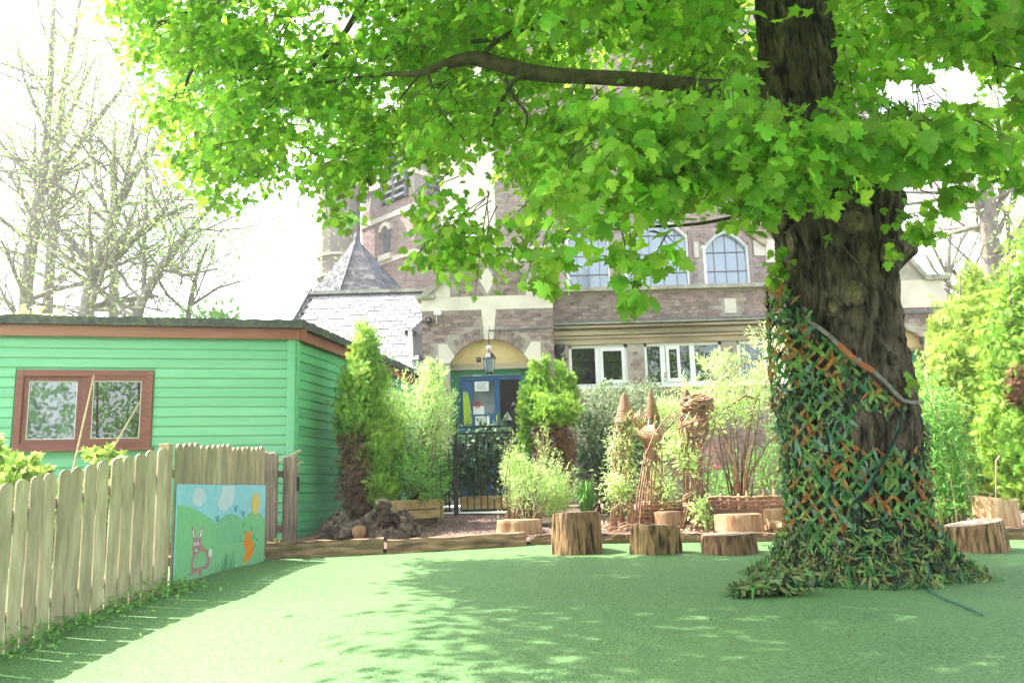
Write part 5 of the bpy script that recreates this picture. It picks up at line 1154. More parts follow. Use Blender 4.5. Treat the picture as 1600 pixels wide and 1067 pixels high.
for k in range(16):
    a = random.uniform(0, 2*PI); m.tube([c+Vector((math.cos(a+q*.5)*24*s_, math.sin(a+q*.5)*22*s_, random.uniform(-.08, .09))) for q in range(5)], .012, 'willow_rod', 5)
m.build('woven_nest', tt)
m = MB()
for k in range(3): a0_ = 1112; m.tube([at(x, y, 10.1-.05*k) for x, y in ((1098, 668), (1112, 650), (1118, 662), (1112, 682), (1100, 695), (1084, 700), (1074, 688), (1070, 668))], .014, 'willow_rod', 6)
m.build('hoop', tt)
# woven webs and ears
wb = empty('woven_fan', gz(at(1025, 815, 10.7)[:2]), 'fan-shaped web of thin willow joining the left and middle towers', 'willow sculpture')
m = MB()
for k in range(26):
    f = k/25; m.tube([at(990+30*f, 668-4*f, 10.75), at(1005+24*f, 690, 10.7), at(1018+12*f, 722-20*f*f, 10.7)], .006, 'willow_rod', 4)
for k in range(12):
    y = 672+k*4; m.tube([at(990+k*2.6, y, 10.72), at(1015+k*.6, y+3, 10.66), at(1036-k*.4, y-3, 10.72)], .006, 'willow_rod', 4)
for k in range(7):
    m.tube([at(992+k*2.5, 640+abs(k-3)*3, 10.4), at(990+k*3.2, 655, 10.35), at(994+k*2, 672-abs(k-3)*2, 10.4)], .010, 'willow_rod', 4)
m.build('web', wb, 'stuff')
m = MB(); m.tube([at(1018, 722, 10.7), gz(at(1016, 815, 10.7)[:2])], .012, 'willow_rod', 5); m.build('upright_rod', wb)
ar = empty('willow_arch', gz(at(998, 828, 10.0)[:2]), 'bundle of long willow rods arching up between the left and tall towers', 'willow sculpture')
m = MB()
for k in range(5):
    o_ = random.uniform(-8, 8); m.tube([gz(at(998+o_, 825, 10.0)[:2]), at(1003+o_, 770, 10.0+k*.02), at(1012+o_, 720, 10.05), at(1028+o_, 680, 10.05), at(1048+o_*1.5, 655, 10.1), at(1072+o_*2, 640, 10.15+.03*k)], [.011, .010, .009, .008, .007, .005], 'willow_rod', 5)
m.build('arched_rods', ar)
ar = empty('willow_arch', gz(at(955, 838, 9.9)[:2]), 'small low hoop of willow sticks at the foot of the left tower', 'willow sculpture')
m = MB()
for k in range(5): m.tube([gz(at(952+k*3, 838, 9.9)[:2]), at(955+k*2, 795+k*2, 9.9), at(970+k*2, 785+k, 9.9), at(985+k*3, 800, 9.95), gz(at(986+k*3, 835, 10)[:2])], .007, 'willow_rod', 5)
for k in range(20): q = gz(at(965+random.uniform(-25, 40), 832, random.uniform(9.7, 10.2))[:2]); m.tube([q+Vector((-.2, random.uniform(-.1, .1), .04)), q+Vector((0, 0, .08+random.random()*.06)), q+Vector((.25, random.uniform(-.1, .1), .05))], .006, 'willow_rod', 5)
m.build('arched_rods', ar)
m = MB(); 
for k in range(5):
    pts = [gz(at(1075+k*6, 830, 9.9)[:2]), ]
def hurdle(label, p, q, h, rows, posts):
    p, q = Vector(p), Vector(q); d = q-p; L = d.length; d.normalize(); n = Vector((d.y, -d.x, 0)); t = empty('woven_hurdle', p, label, 'hurdle')
    for i in range(posts):
        f = (i+.5)/posts; m = MB(); c = p.lerp(q, f); m.tube([c, c+Vector((random.uniform(-.02, .02), 0, h*random.uniform(1.05, 1.3)))], .015, 'willow_rod', 6); m.build('upright_rod', t)
    for r in range(rows):
        m = MB(); K = posts*2; m.tube([p+d*(L*i/K)+n*(.022*(1 if (i//1+r) % 2 else -1) if i % 2 else 0)+Vector((0, 0, .03+h*r/rows+random.uniform(-.008, .008))) for i in range(K+1)], .013+.004*random.random(), 'willow_rod', 5); m.build('woven_rod', t)
hurdle('low woven willow hurdle curving behind the towers on the left half', gz(at(1000, 815, 10.9)[:2]), gz(at(1085, 812, 11.0)[:2]), .28, 12, 7)
hurdle('low woven willow hurdle running to the netted tree on the right half', gz(at(1092, 812, 10.6)[:2]), gz(at(1262, 808, 10.4)[:2]), .36, 15, 12)
# leaves living on the towers
shrub('tower_leaves', 'light green leaves climbing the left woven tower', 'climber', gz(at(975, 815, 10.6)[:2]), [bl(972, 700, 10.6, 30, 40), bl(968, 760, 10.5, 34, 45), bl(985, 660, 10.6, 26, 18)], 'leaf_willow', 2600, .065, LANCE, 10, shell=.1, clump=8)
shrub('tower_leaves', 'light green leaves climbing the middle woven tower', 'climber', gz(at(1025, 815, 11.1)[:2]), [bl(1030, 750, 11.1, 26, 50), bl(1045, 640, 11.1, 34, 26), bl(1060, 675, 11.1, 24, 22), bl(1045, 765, 10.9, 22, 24)], 'leaf_willow', 2400, .065, LANCE, 10, shell=.1, clump=8)
shrub('tower_leaves', 'sprigs of green leaves at the foot of the tall woven tower', 'climber', gz(at(1085, 825, 10.1)[:2]), [bl(1092, 790, 10.0, 16, 22), bl(1100, 815, 10.0, 18, 14), bl(1075, 720, 10.1, 22, 30), bl(1110, 660, 10.3, 26, 24), bl(1050, 700, 10.2, 26, 30)], 'leaf_willow', 900, .06, OVAL, 5, shell=.1, clump=8)

# ================================================================== RIGHT SIDE
b0 = gz(at(1500, 800, 12.5)[:2])
conifer('golden_hedge_conifer', 'broad golden feathery conifer behind the bamboo on the right', b0, [bl(1512, 520, 12.5, 46, 60), bl(1485, 610, 12.3, 46, 62), bl(1540, 560, 12.6, 46, 100), bl(1510, 680, 12.2, 60, 90), bl(1470, 540, 12.6, 18, 44), bl(1520, 450, 12.7, 18, 36), bl(1440, 700, 12.4, 28, 90), bl(1540, 740, 12.2, 40, 50), bl(1555, 500, 12.9, 40, 60), bl(1530, 610, 12.0, 40, 50), bl(1490, 560, 12.1, 30, 36), bl(1462, 660, 12.0, 26, 50)], 'leaf_gold', 16000, .15, up=.7)
b0 = gz(at(1600, 800, 11.2)[:2])
conifer('green_conifer', 'darker green conifer with a brown patch at the right edge', b0, [bl(1600, 600, 11.2, 55, 130), bl(1590, 480, 11.4, 26, 60), bl(1640, 500, 11.3, 50, 160), bl(1575, 690, 11.1, 40, 60), bl(1600, 740, 11, 40, 50)], 'leaf_conifer', 12000, .14, [bl(1596, 605, 10.9, 20, 30)], 900, up=.6)
# bamboo
b0 = gz(at(1505, 812, 9.6)[:2]); bam = empty('bamboo', b0, 'slender green bamboo clump growing beside the right-hand stump', 'bamboo'); m = MB(); P = []
for i in range(15):
    s_ = b0+Vector((random.uniform(-.28, .18), random.uniform(-.15, .3), 0)); h_ = random.uniform(1.0, 1.9); le = Vector((random.uniform(-.35, .15), random.uniform(-.2, .2), 0))
    pts = [s_+le*(f*f)+Vector((0, 0, h_*f)) for f in (0, .25, .5, .75, 1)]; m.tube(pts, [.011, .010, .008, .006, .003], 'bamboo' if i % 3 else 'leaf_gold', 6)
    for k in range(280): f = random.uniform(.12, 1); q = s_+le*(f*f)+Vector((0, 0, h_*f)); P.append(q+Vector((random.gauss(0, .10), random.gauss(0, .10), random.gauss(0, .03))))
m.build('canes', bam); P = np.array([tuple(p) for p in P]); n = len(P); D = nrm(rng.normal(size=(n, 3))+np.array([0, 0, -.1])); cloud('foliage', P, rng.normal(size=(n, 3))+np.array([0, -.4, .5]), D, .07+.06*rng.random(n), LANCE, 'leaf_mid', bam)
m = MB(); p0 = gz(at(1552, 780, 10.3)[:2]); m.tube([p0, at(1556, 720, 10.3), at(1562, 712, 10.3)], .008, 'bamboo', 5)
p = at(1562, 712, 10.3)
for d in ((.1, 0, .1), (-.06, 0, .09), (.08, 0, -.02)): d = Vector(d); m.add([p, p+d*.5+Vector((.015, 0, -.015)), p+d, p+d*.5-Vector((.015, 0, -.015))], [(0, 1, 2, 3)], 'leaf_mid')
tag(m.build('young_shoot'), 'single thin shoot with a few leaves above the right logs', 'shoot')
# low shrubs at the far left behind the fence
shrub('leafy_shrub', 'bright green leafy shrub poking over the fence at the left edge', 'shrub', gz((-5.2, 8.2)), [bl(10, 730, 8.2, 44, 34), bl(45, 745, 8.2, 26, 20), bl(20, 800, 8.0, 40, 60), bl(90, 820, 8.6, 60, 50), bl(190, 790, 9, 60, 40)], 'leaf_gold', 1500, .095, MAPLE_LO, 14)
shrub('leafy_shrub', 'small sprig of bright leaves showing above the pickets under the shed window', 'shrub', gz((-4.3, 9)), [bl(165, 715, 8.9, 26, 12), bl(160, 760, 8.9, 30, 40)], 'leaf_gold', 300, .085, MAPLE_LO, 7)
# weeds at the fence foot
P = []
for i in range(1900):
    f = random.uniform(-.05, .9)**1.0; a = F1.lerp(FL, f*.62); dv = Vector((Bn.x, Bn.y, 0)); q = Vector((a.x, a.y, 0))+Vector((random.expovariate(9)+.03, random.uniform(-.05, .05), 0)); hh = .03+random.random()*.10*(1+math.sin(f*19)*.7)
    P.append((q.x, q.y, ground(q.x, q.y)+hh*random.random()+.01))
P = np.array(P); n = len(P); cloud('weeds', P, rng.normal(size=(n, 3))+np.array([0, 0, 1.]), rng.normal(size=(n, 3)), .025+.03*rng.random(n), OVAL, 'leaf_mid')
# fallen leaves and twigs on the lawn
P = []
for i in range(240):
    y = random.uniform(4, 8.6); x = random.uniform(-2.6, 4.5); P.append((x, y, ground(x, y)+.012))
P = np.array(P); cloud('litter', P, np.tile([0, 0, 1.], (240, 1))+rng.normal(size=(240, 3))*.2, rng.normal(size=(240, 3)), .012+.018*rng.random(240), OVAL, 'dead_needles')

# ================================================================== DISTANT TREES
def limbs(m, p, d, L, r, depth, tips, mat, rs, up=.1, bend=.25):
    pts = [p]; rad = [r]; q = p.copy(); dd = d.normalized(); K = 4
    for i in range(K):
        dd = (dd+Vector((rs.gauss(0, bend), rs.gauss(0, bend), rs.gauss(0, bend)+up))*.45).normalized(); q = q+dd*(L/K); pts.append(q.copy()); rad.append(r*(1-.6*(i+1)/K))
    m.tube(pts, rad, mat, 6 if r > .04 else (4 if r > .015 else 3), cap=False)
    if depth == 0: tips.extend(pts[1:]); return
    for i in range(rs.choice((2, 3, 3))):
        k = rs.randint(1, K); a = Vector((rs.gauss(0, 1), rs.gauss(0, 1), rs.gauss(.2, .7))).normalized(); limbs(m, pts[k].copy(), (dd+a*.85), L*rs.uniform(.5, .75), rad[k]*.6, depth-1, tips, mat, rs, up, bend)
    tips.append(q)
def bare_tree(label, Y, trunk, side, leafmat, nleaf, lsize, seed, mat='pale_bark', depth=3, name='bare_tree', spread=.45, group='trees beyond the shed'):
    rs = random.Random(seed); s_ = Y/F; pts = [at(x, y, Y) for x, y, w_ in trunk]; base = pts[0].copy(); base.z = 0.1; t = empty(name, base, label, 'tree', group)
    m = MB(); m.tube([base]+pts, [trunk[0][2]*s_/2*1.15]+[w_*s_/2 for x, y, w_ in trunk], mat, 10, jit=.06); m.build('trunk', t)
    m = MB(); tips = []
    for br in side:
        P_ = [at(x, y, Y+dy) for x, y, w_, dy in br]; m.tube(P_, [w_*s_/2 for x, y, w_, dy in br], mat, 8)
        for i in range(1, len(P_)):
            for _ in range(4): limbs(m, P_[i-1].lerp(P_[i], rs.random()), (P_[i]-P_[i-1]).normalized()*.6+Vector((rs.gauss(0, .7), rs.gauss(0, .7), rs.gauss(.2, .5))), rs.uniform(1.5, 3.)*Y/28, br[i][2]*s_*.25, depth-1, tips, mat, rs)
    for i in range(1, len(pts)):
        for _ in range(4): limbs(m, pts[i-1].lerp(pts[i], rs.random()), Vector((rs.gauss(0, 1), rs.gauss(0, 1), rs.uniform(.1, .8))), rs.uniform(2, 3.8)*Y/28, trunk[i][2]*s_*.22, depth-1, tips, mat, rs)
    m.build('branches', t, 'stuff')
    nleaf = int(nleaf*1.5); lsize *= .62; T = np.array([tuple(p) for p in tips]); ix = rng.integers(0, len(T), nleaf); P = T[ix]+rng.normal(size=(nleaf, 3))*spread
    cloud('crown', P, rng.normal(size=(nleaf, 3)), rng.normal(size=(nleaf, 3)), lsize*(.6+.8*rng.random(nleaf)), OVAL, leafmat, t); return t
bare_tree('pale tall tree at the far left, just coming into leaf above the shed roof', 27, [(38, 520, 22), (42, 440, 20), (52, 360, 18), (66, 290, 16), (74, 200, 12), (80, 100, 10), (84, -30, 8)],
          [[(60, 310, 13, 0), (105, 250, 12, -.5), (150, 190, 8, -1), (190, 140, 5, -1.2)], [(52, 340, 8, 0), (20, 280, 6, .6), (-20, 240, 5, 1)], [(30, 500, 9, 0), (10, 470, 8, 0), (-20, 455, 6, 0)], [(74, 210, 6, 0), (40, 130, 5, 0), (20, 40, 3, 0)]], 'leaf_yellowish', 5200, .19, 1)
bare_tree('slim grey tree standing second from the left beyond the shed', 29, [(72, 520, 18), (78, 420, 16), (86, 330, 15), (90, 230, 13), (100, 130, 10), (120, 40, 7), (130, -40, 5)],
          [[(90, 240, 7, 0), (120, 150, 6, .5), (150, 90, 4, 1)], [(84, 380, 6, 0), (60, 320, 5, .8), (50, 270, 3, 1)]], 'leaf_yellowish', 3800, .19, 2)
bare_tree('thick leaning pale tree rising to the right behind the shed', 25, [(130, 520, 26), (142, 450, 23), (160, 390, 20), (185, 320, 16), (210, 270, 13), (250, 215, 9), (290, 160, 6)],
          [[(150, 430, 12, 0), (185, 400, 11, -.5), (230, 350, 9, -1), (300, 320, 6, -1.4)], [(175, 350, 8, 0), (150, 280, 7, .5), (140, 200, 5, 1), (150, 120, 3, 1)], [(200, 290, 8, 0), (200, 230, 6, 1), (215, 160, 4, 1.4)]], 'leaf_yellowish', 3600, .16, 3)
bare_tree('tree forking low with a long limb slanting up to the right beside the shed roof', 24, [(205, 520, 18), (222, 470, 16), (250, 420, 14), (280, 380, 12), (305, 350, 8), (330, 325, 5)],
          [[(225, 465, 8, 0), (225, 400, 8, .5), (228, 330, 6, .8), (230, 250, 4, 1)], [(250, 420, 6, 0), (290, 430, 5, -.4), (340, 420, 3, -.8)]], 'leaf_yellowish', 3800, .15, 4)
bare_tree('dark straight tree with twigs behind the leaning pale trees', 30, [(176, 520, 15), (178, 440, 14), (178, 360, 12), (176, 280, 8), (180, 190, 5)], [[(178, 400, 6, 0), (140, 370, 5, 0), (100, 360, 3, 0)], [(178, 380, 6, 0), (225, 340, 5, 1), (260, 290, 3, 1)]], 'leaf_yellowish', 3000, .17, 5)
bare_tree('bushy light green small tree between the leaning tree and the slate roof', 26, [(290, 520, 10), (300, 460, 8), (310, 420, 6), (325, 380, 4)], [[(295, 480, 5, 0), (340, 450, 4, -1), (375, 440, 3, -1)], [(295, 490, 5, 0), (260, 460, 4, -1), (240, 420, 3, -1)]], 'leaf_yellowish', 5200, .14, 6, spread=.6)
bare_tree('ivy-clad pale tree trunk beyond the golden conifers on the right', 24, [(1556, 620, 34), (1552, 460, 32), (1548, 400, 30), (1545, 340, 26), (1540, 290, 22), (1530, 230, 14), (1525, 150, 8)],
          [[(1546, 360, 13, 0), (1520, 300, 11, 0), (1500, 240, 7, .5)], [(1548, 350, 12, 0), (1575, 290, 9, 0), (1600, 230, 6, .5)]], 'leaf_yellowish', 3600, .16, 7)
bare_tree('hazy light tree between the side porch and the ivy-clad trunk', 33, [(1478, 600, 10), (1480, 470, 9), (1482, 400, 7), (1486, 330, 4)], [[(1480, 440, 5, 0), (1500, 380, 4, 0), (1520, 350, 3, 0)], [(1480, 430, 5, 0), (1455, 380, 4, 0), (1440, 350, 3, 0)]], 'leaf_yellowish', 2800, .15, 8, spread=.7)
# hedge mass beyond everything
for (px, Y, rx, ry, py, l, mat, n) in ((60, 22, 90, 40, 520, 'leafy hedge seen between the trunks above the left end of the shed', 'leaf_pale', 1500), (330, 24, 60, 30, 505, 'low bush line above the shed roof beside the slate roof', 'leaf_back', 1500), (1600, 20, 120, 120, 700, 'green bushes closing the garden behind the right-hand conifers', 'leaf_gold', 4000)):
    shrub('hedge', l, 'hedge', gz(at(px, 700, Y)[:2]), [bl(px, py, Y, rx, ry, 40), bl(px, 640, Y, rx, 120, 40)], mat, n, .22, OVAL, 6, shell=.2)

# trees on the photographer's side of the lawn, met in the shed's window panes
for (x, y, l, h) in ((-7.5, -5.5, 'broad leafy tree on the near side of the lawn, mirrored in the left window pane', 5.5), (-3.2, -6.5, 'dark leafy tree on the near side of the lawn, mirrored in the right window pane', 6.5)):
    b0 = gz((x, y)); b0.z = -.4
    shrub('garden_tree', l, 'tree', b0, [(x+.8, y, 2.6, 1.6, 1.4, 1.6), (x-.9, y, 3.2, 1.7, 1.4, 1.7), (x, y, h-1.4, 1.7, 1.5, 1.5), (x, y, 1.2, 1.8, 1.2, 1.2)], 'leaf_mid', 3200, .2, OVAL, 8, srad=.10, smat='branch_bark', shell=.3)
# ================================================================== THE BIG TREE
YM = 6.85
oak = empty('maple_tree', gz(at(1345, 880, YM)[:2]), 'huge old maple with knotted trunk and low spreading bright green branches', 'tree')
sp_ = [(1350, 930, 118), (1347, 895, 110), (1344, 860, 104), (1341, 800, 102), (1339, 740, 100), (1338, 660, 99), (1332, 600, 96), (1325, 540, 92), (1320, 480, 88), (1316, 430, 90), (1312, 390, 98), (1306, 350, 103), (1303, 310, 100), (1294, 270, 90), (1276, 225, 80), (1262, 190, 74), (1252, 150, 70), (1246, 100, 66), (1242, 50, 63), (1238, 0, 61), (1236, -60, 60), (1240, -160, 56), (1246, -300, 50), (1250, -460, 42), (1250, -640, 32)]
SP = [(at(x, y, YM), w_*YM/F*.905) for x, y, w_ in sp_]
def trunk_at(z):
    for (a, ra), (b, rb) in zip(SP, SP[1:]):
        if a.z <= z <= b.z: f = (z-a.z)/(b.z-a.z); return a.lerp(b, f), ra+(rb-ra)*f
    return (SP[0][0].copy(), SP[0][1]) if z < SP[0][0].z else (SP[-1][0].copy(), SP[-1][1])
burls = []  # (centre, radius, push)
for (px, py, dy, rr, ps) in ((1398, 392, -.10, .15, .17), (1337, 350, -.46, .14, .10), (1238, 372, -.30, .14, .09), (1212, 335, -.2, .14, .10), (1225, 300, -.3, .12, .06), (1370, 300, -.4, .16, .08), (1330, 462, -.45, .15, .035), (1300, 480, -.4, .12, .03), (1400, 310, -.1, .16, .08), (1190, 150, -.05, .16, .10)):
    burls.append((at(px, py, YM+dy), rr, ps))
NT, NR = 260, 520
zs0, zs1 = SP[0][0].z-.1, SP[-1][0].z
co = np.zeros((NR, NT, 3))
for j in range(NR):
    z = zs0+(zs1-zs0)*(j/(NR-1))**1.25; c, r = trunk_at(z)
    for i in range(NT):
        a = 2*PI*i/NT; d = Vector((math.cos(a), math.sin(a), 0)); q = Vector((d.x, d.y, z*.35))
        warp = .35*noise.noise(Vector((d.x*2, d.y*2, z*1.7)))
        g = noise.noise(Vector(((a+warp)*11/ (1) if False else math.cos(a+warp)*9, math.sin(a+warp)*9, z*2.2))); g2 = noise.noise(Vector((d.x*16, d.y*16, z*9)))
        big = noise.noise(Vector((d.x*1.1+3, d.y*1.1, z*1.1)))
        rr = r*(1+.07*big)+.032*(1-abs(g)*3.6)+.022*g2
        if z < .35: rr += .07*max(0, .35-z)*(1+math.sin(a*5+1))
        p = Vector((c.x, c.y, z))+d*rr
        for bc, br_, ps in burls:
            dd_ = (p-bc).length
            if dd_ < br_*1.8: rr2 = ps*math.exp(-(dd_/br_)**2*1.6); p += d*rr2
        co[j, i] = p
idx = np.arange(NR*NT).reshape(NR, NT); q = np.stack([idx[:-1], np.roll(idx, -1, 1)[:-1], np.roll(idx, -1, 1)[1:], idx[1:]], -1).reshape(-1, 4)
me = bpy.data.meshes.new('trunk'); me.from_pydata((co.reshape(-1, 3)-np.array(oak.location)).tolist(), [], q.tolist()); me.polygons.foreach_set('use_smooth', [True]*len(q)); me.materials.append(M['bark'])
o = bpy.data.objects.new('trunk', me); col.objects.link(o); o.parent = oak
from mathutils.bvhtree import BVHTree
bvh = BVHTree.FromPolygons([Vector(v) for v in co.reshape(-1, 3)], q.tolist())
def bark_hit(px, py):
    d = ray(px, py).normalized(); r_ = bvh.ray_cast(CAM, d); return r_[0], r_[1]
def surf(px, py):  # front of the trunk where this view ray meets it
    d = ray(px, py); t = 3.5
    while t < 9:
        p = CAM+d*t; c, r = trunk_at(p.z)
        if math.hypot(p.x-c.x, p.y-c.y) < r*1.0+.02: return p
        t += .004
    return CAM+d*(YM/d.y)
# pruned knots: a swollen rim round a paler cut
for (px, py, rx, ry) in ((1337, 347, .085, .10), (1388, 396, .09, .11), (1238, 378, .06, .13), (1332, 460, .08, .085), (1302, 480, .05, .07), (1392, 560, .035, .04), (1222, 338, .06, .10)):
    p, n = bark_hit(px, py); c, r = trunk_at(p.z); n = Vector((p.x-c.x, p.y-c.y, 0)).normalized(); X = n.cross(Vector((0, 0, 1))).normalized(); m = MB()
    bp_ = p+n*.022
    ring = [bp_+X*math.cos(a)*rx+Vector((0, 0, 1))*math.sin(a)*ry+n*.012*math.sin(a*3) for a in lin(0, 2*PI, 22)]
    m.tube(ring, .020, 'bark', 8, cap=False, jit=.5); K = 22
    allv = []
    for q_ in (1, .75, .5, .25): allv += [bp_+n*(.006-.014*(1-q_))+(v-bp_)*q_+n*random.uniform(-.003, .003) for v in ring[:-1]]
    allv.append(bp_-n*.008); m.add(allv, [(k*K+i, k*K+(i+1) % K, (k+1)*K+(i+1) % K, (k+1)*K+i) for k in range(3) for i in range(K)]+[(3*K+i, 3*K+(i+1) % K, 4*K) for i in range(K)], 'knot_wood', True)
    m.build('knot', oak)
# main limbs
def branch(pts, ws, name='branch'):
    P = [at(x, y, Y) for x, y, Y in pts]; Q = []; Rr = []
    for i in range(len(P)-1):
        for k in range(4):
            f = k/4; p0 = P[max(i-1, 0)]; p1 = P[i]; p2 = P[i+1]; p3 = P[min(i+2, len(P)-1)]
            Q.append(.5*((2*p1)+(p2-p0)*f+(2*p0-5*p1+4*p2-p3)*f*f+(3*p1-p0-3*p2+p3)*f**3)); Rr.append((ws[i]+(ws[i+1]-ws[i])*f)*P[i].y/F/2)
    Q.append(P[-1]); Rr.append(ws[-1]*P[-1].y/F/2)
    m = MB(); m.tube(Q, Rr, 'branch_bark', 14, jit=.10); return m.build(name, oak)
branch([(1215, 160, YM), (1160, 145, YM-.1), (1100, 138, YM-.1), (1000, 125, YM), (900, 120, YM+.1), (820, 112, YM+.2), (745, 92, YM+.3), (700, 100, YM+.3), (655, 115, YM+.3), (600, 117, YM+.4), (500, 130, YM+.6)], [58, 44, 30, 25, 24, 27, 25, 18, 11, 7, 4])
branch([(1200, -80, YM), (1080, -20, YM-.1), (970, 10, YM), (935, 30, YM+.1), (880, 38, YM+.2), (820, 45, YM+.3), (780, 60, YM+.3), (735, 66, YM+.3)], [40, 30, 22, 20, 14, 12, 10, 7])
branch([(835, 112, YM+.2), (800, 130, YM+.1), (770, 190, YM), (765, 220, YM)], [10, 8, 6, 4]); branch([(815, 40, YM+.3), (770, 70, YM+.2), (750, 90, YM+.3)], [7, 8, 8])
branch([(790, 125, YM+.2), (805, 155, YM+.1), (823, 180, YM), (820, 205, YM)], [7, 6, 4, 2]); branch([(670, 120, YM+.3), (690, 175, YM+.2), (735, 230, YM+.1)], [6, 4, 2]); branch([(655, 118, YM+.3), (620, 160, YM+.4)], [5, 3])
branch([(1180, -160, YM+.4), (900, -120, YM+1), (600, -60, YM+1.6), (420, -20, YM+1.8), (330, 10, YM+2), (270, 30, YM+2), (220, 52, YM+2)], [60, 46, 34, 24, 20, 14, 6]); branch([(330, 8, YM+2), (318, 60, YM+2), (325, 90, YM+2), (300, 110, YM+2), (290, 135, YM+2)], [10, 8, 7, 7, 4])
branch([(600, -60, YM+1.6), (540, 50, YM+1.5), (480, 110, YM+1.3), (400, 150, YM+1.2)], [16, 10, 7, 3]); branch([(1290, -60, YM), (1400, -80, YM-.6), (1520, -40, YM-1.), (1545, 40, YM-1.1), (1560, 130, YM-1.2)], [40, 26, 14, 8, 4])
branch([(1300, -100, YM+.3), (1450, -60, YM+.5), (1530, 0, YM+.4), (1512, 60, YM+.3), (1505, 85, YM+.3)], [30, 20, 9, 7, 4]); branch([(1280, 60, YM), (1380, 55, YM-.2), (1500, 70, YM-.4)], [7, 5, 3])
# low front branches that carry the near leaves
branch([(1300, 300, YM-.35), (1260, 270, YM-.9), (1180, 250, YM-1.3), (1080, 230, YM-1.5), (960, 250, YM-1.6)], [18, 14, 10, 7, 3]); branch([(1320, 290, YM-.35), (1360, 250, YM-.8), (1430, 220, YM-1.2), (1540, 240, YM-1.4)], [14, 10, 7, 3])
branch([(1230, 300, YM-.4), (1180, 330, YM-.8), (1090, 350, YM-1.1), (1000, 355, YM-1.2), (950, 360, YM-1.3)], [9, 7, 5, 4, 2]); branch([(1395, 300, YM-.3), (1440, 275, YM-.6), (1500, 262, YM-.8), (1590, 255, YM-1.)], [10, 8, 5, 2])
for k, pts in enumerate(([(1262, 325), (1300, 345), (1330, 362), (1352, 369)], [(1310, 372), (1292, 395), (1270, 405), (1255, 412)], [(1310, 375), (1330, 400), (1350, 420), (1372, 424)], [(1225, 365), (1245, 350), (1262, 360)])):
    branch([(x, y, YM-.62) for x, y in pts], [3.0, 2.6, 2.2, 1.4][:len(pts)], 'dead_twig')
# ------------------------------------------------------------------ foliage
def inpoly(x, y, P):
    c = False; j = len(P)-1
    for i in range(len(P)):
        if (P[i][1] > y) != (P[j][1] > y) and x < (P[j][0]-P[i][0])*(y-P[i][1])/(P[j][1]-P[i][1])+P[i][0]: c = not c
        j = i
    return c
MAIN = [(120, -120), (150, 0), (215, 60), (235, 120), (262, 200), (325, 275), (385, 300), (430, 235), (500, 225), (520, 310), (545, 318), (575, 250), (640, 205), (665, 240), (690, 330), (700, 400), (722, 410), (735, 300), (800, 255), (820, 300), (850, 330), (905, 290), (960, 325), (1000, 330), (1075, 320), (1100, 275), (1180, 285), (1240, 270), (1310, 250), (1380, 275), (1440, 215), (1500, 250), (1620, 240), (1760, 260), (1760, -120)]
HOLES = [(1405, 140, 42), (1350, 175, 22), (1500, 128, 46), (1560, 150, 26), (1450, 150, 26), (545, 40, 24), (520, 18, 20), (760, 255, 26), (745, 110, 14), (560, 360, 14), (1590, 95, 18)]
def nohole(x, y, g=1.): return all((x-a)**2+(y-b)**2 > (r*g)**2 for a, b, r in HOLES)
def proj(p):
    v = ROT.transposed() @ (Vector(p)-CAM)
    return (800+F*v.x/-v.z, 533.5-F*v.y/-v.z) if v.z < 0 else (9e9, 9e9)
clumps = []
while len(clumps) < 440:
    x, y = random.uniform(100, 1740), random.uniform(-110, 460)
    if not inpoly(x, y, MAIN) or not nohole(x, y, 1.15): continue
    near = x > 820
    if x < 640: Y = random.uniform(7.2, 9.6)
    elif x < 860: Y = random.uniform(6.4, 9.2)
    else: Y = random.uniform(4.9, 8.6)
    if x < 860 and y > 300: Y = random.uniform(6.6, 7.6)
    if x > 880 and y > 290: Y = random.uniform(4.9, 5.8)
    if 1150 < x < 1350 and y < 120 and Y < YM+.9: Y = random.uniform(YM+1., YM+2.4)   # the bare trunk shows here
    if 1170 < x < 1320 and 110 < y < 165 and Y < YM+.6: continue
    if 630 < x < 1130 and 55 < y < 155 and Y < YM+.8: Y = YM+random.uniform(1., 2.4)
    clumps.append((x, y, Y, random.uniform(.19, .31) if Y < 6.4 else random.uniform(.22, .37)))
for (x, y, Y, r) in ((1140, 190, 4.9, .22), (1200, 215, 4.9, .24), (1265, 235, 4.9, .24), (1330, 215, 4.9, .22), (1400, 235, 5, .24), (1470, 245, 5, .24), (1540, 230, 5, .24), (1150, 270, 5, .25), (1230, 290, 5, .25), (1300, 300, 5.2, .2), (1090, 240, 5, .26), (1030, 290, 5, .26), (960, 270, 5, .26), (1020, 200, 5.1, .26),
                     (900, 290, 5.2, .26), (930, 340, 5.1, .24), (870, 400, 5.2, .15), (985, 470, 5.1, .08), (985, 440, 5.1, .10), (975, 400, 5.1, .14), (850, 440, 5.3, .13), (1035, 400, 5.1, .14), (1180, 330, 5.1, .2), (1360, 240, 5, .2), (1590, 280, 5.2, .18), (1500, 300, 5.4, .10), (700, 370, 6.8, .20), (712, 400, 6.8, .16), (675, 320, 6.8, .22), (820, 350, 6.6, .2), (815, 400, 6.6, .12), (530, 340, 7.6, .2), (660, 405, 6.8, .10),
                     (350, 310, 8, .22), (290, 250, 8.2, .25), (480, 270, 7.8, .24), (1475, 320, 5.6, .10), (1440, 355, 5.6, .08)):
    clumps.append((x, y, Y, r))
cen = oak.location+Vector((-.5, .5, 5.5)); P = []; O2 = []; S = []; tw = MB()
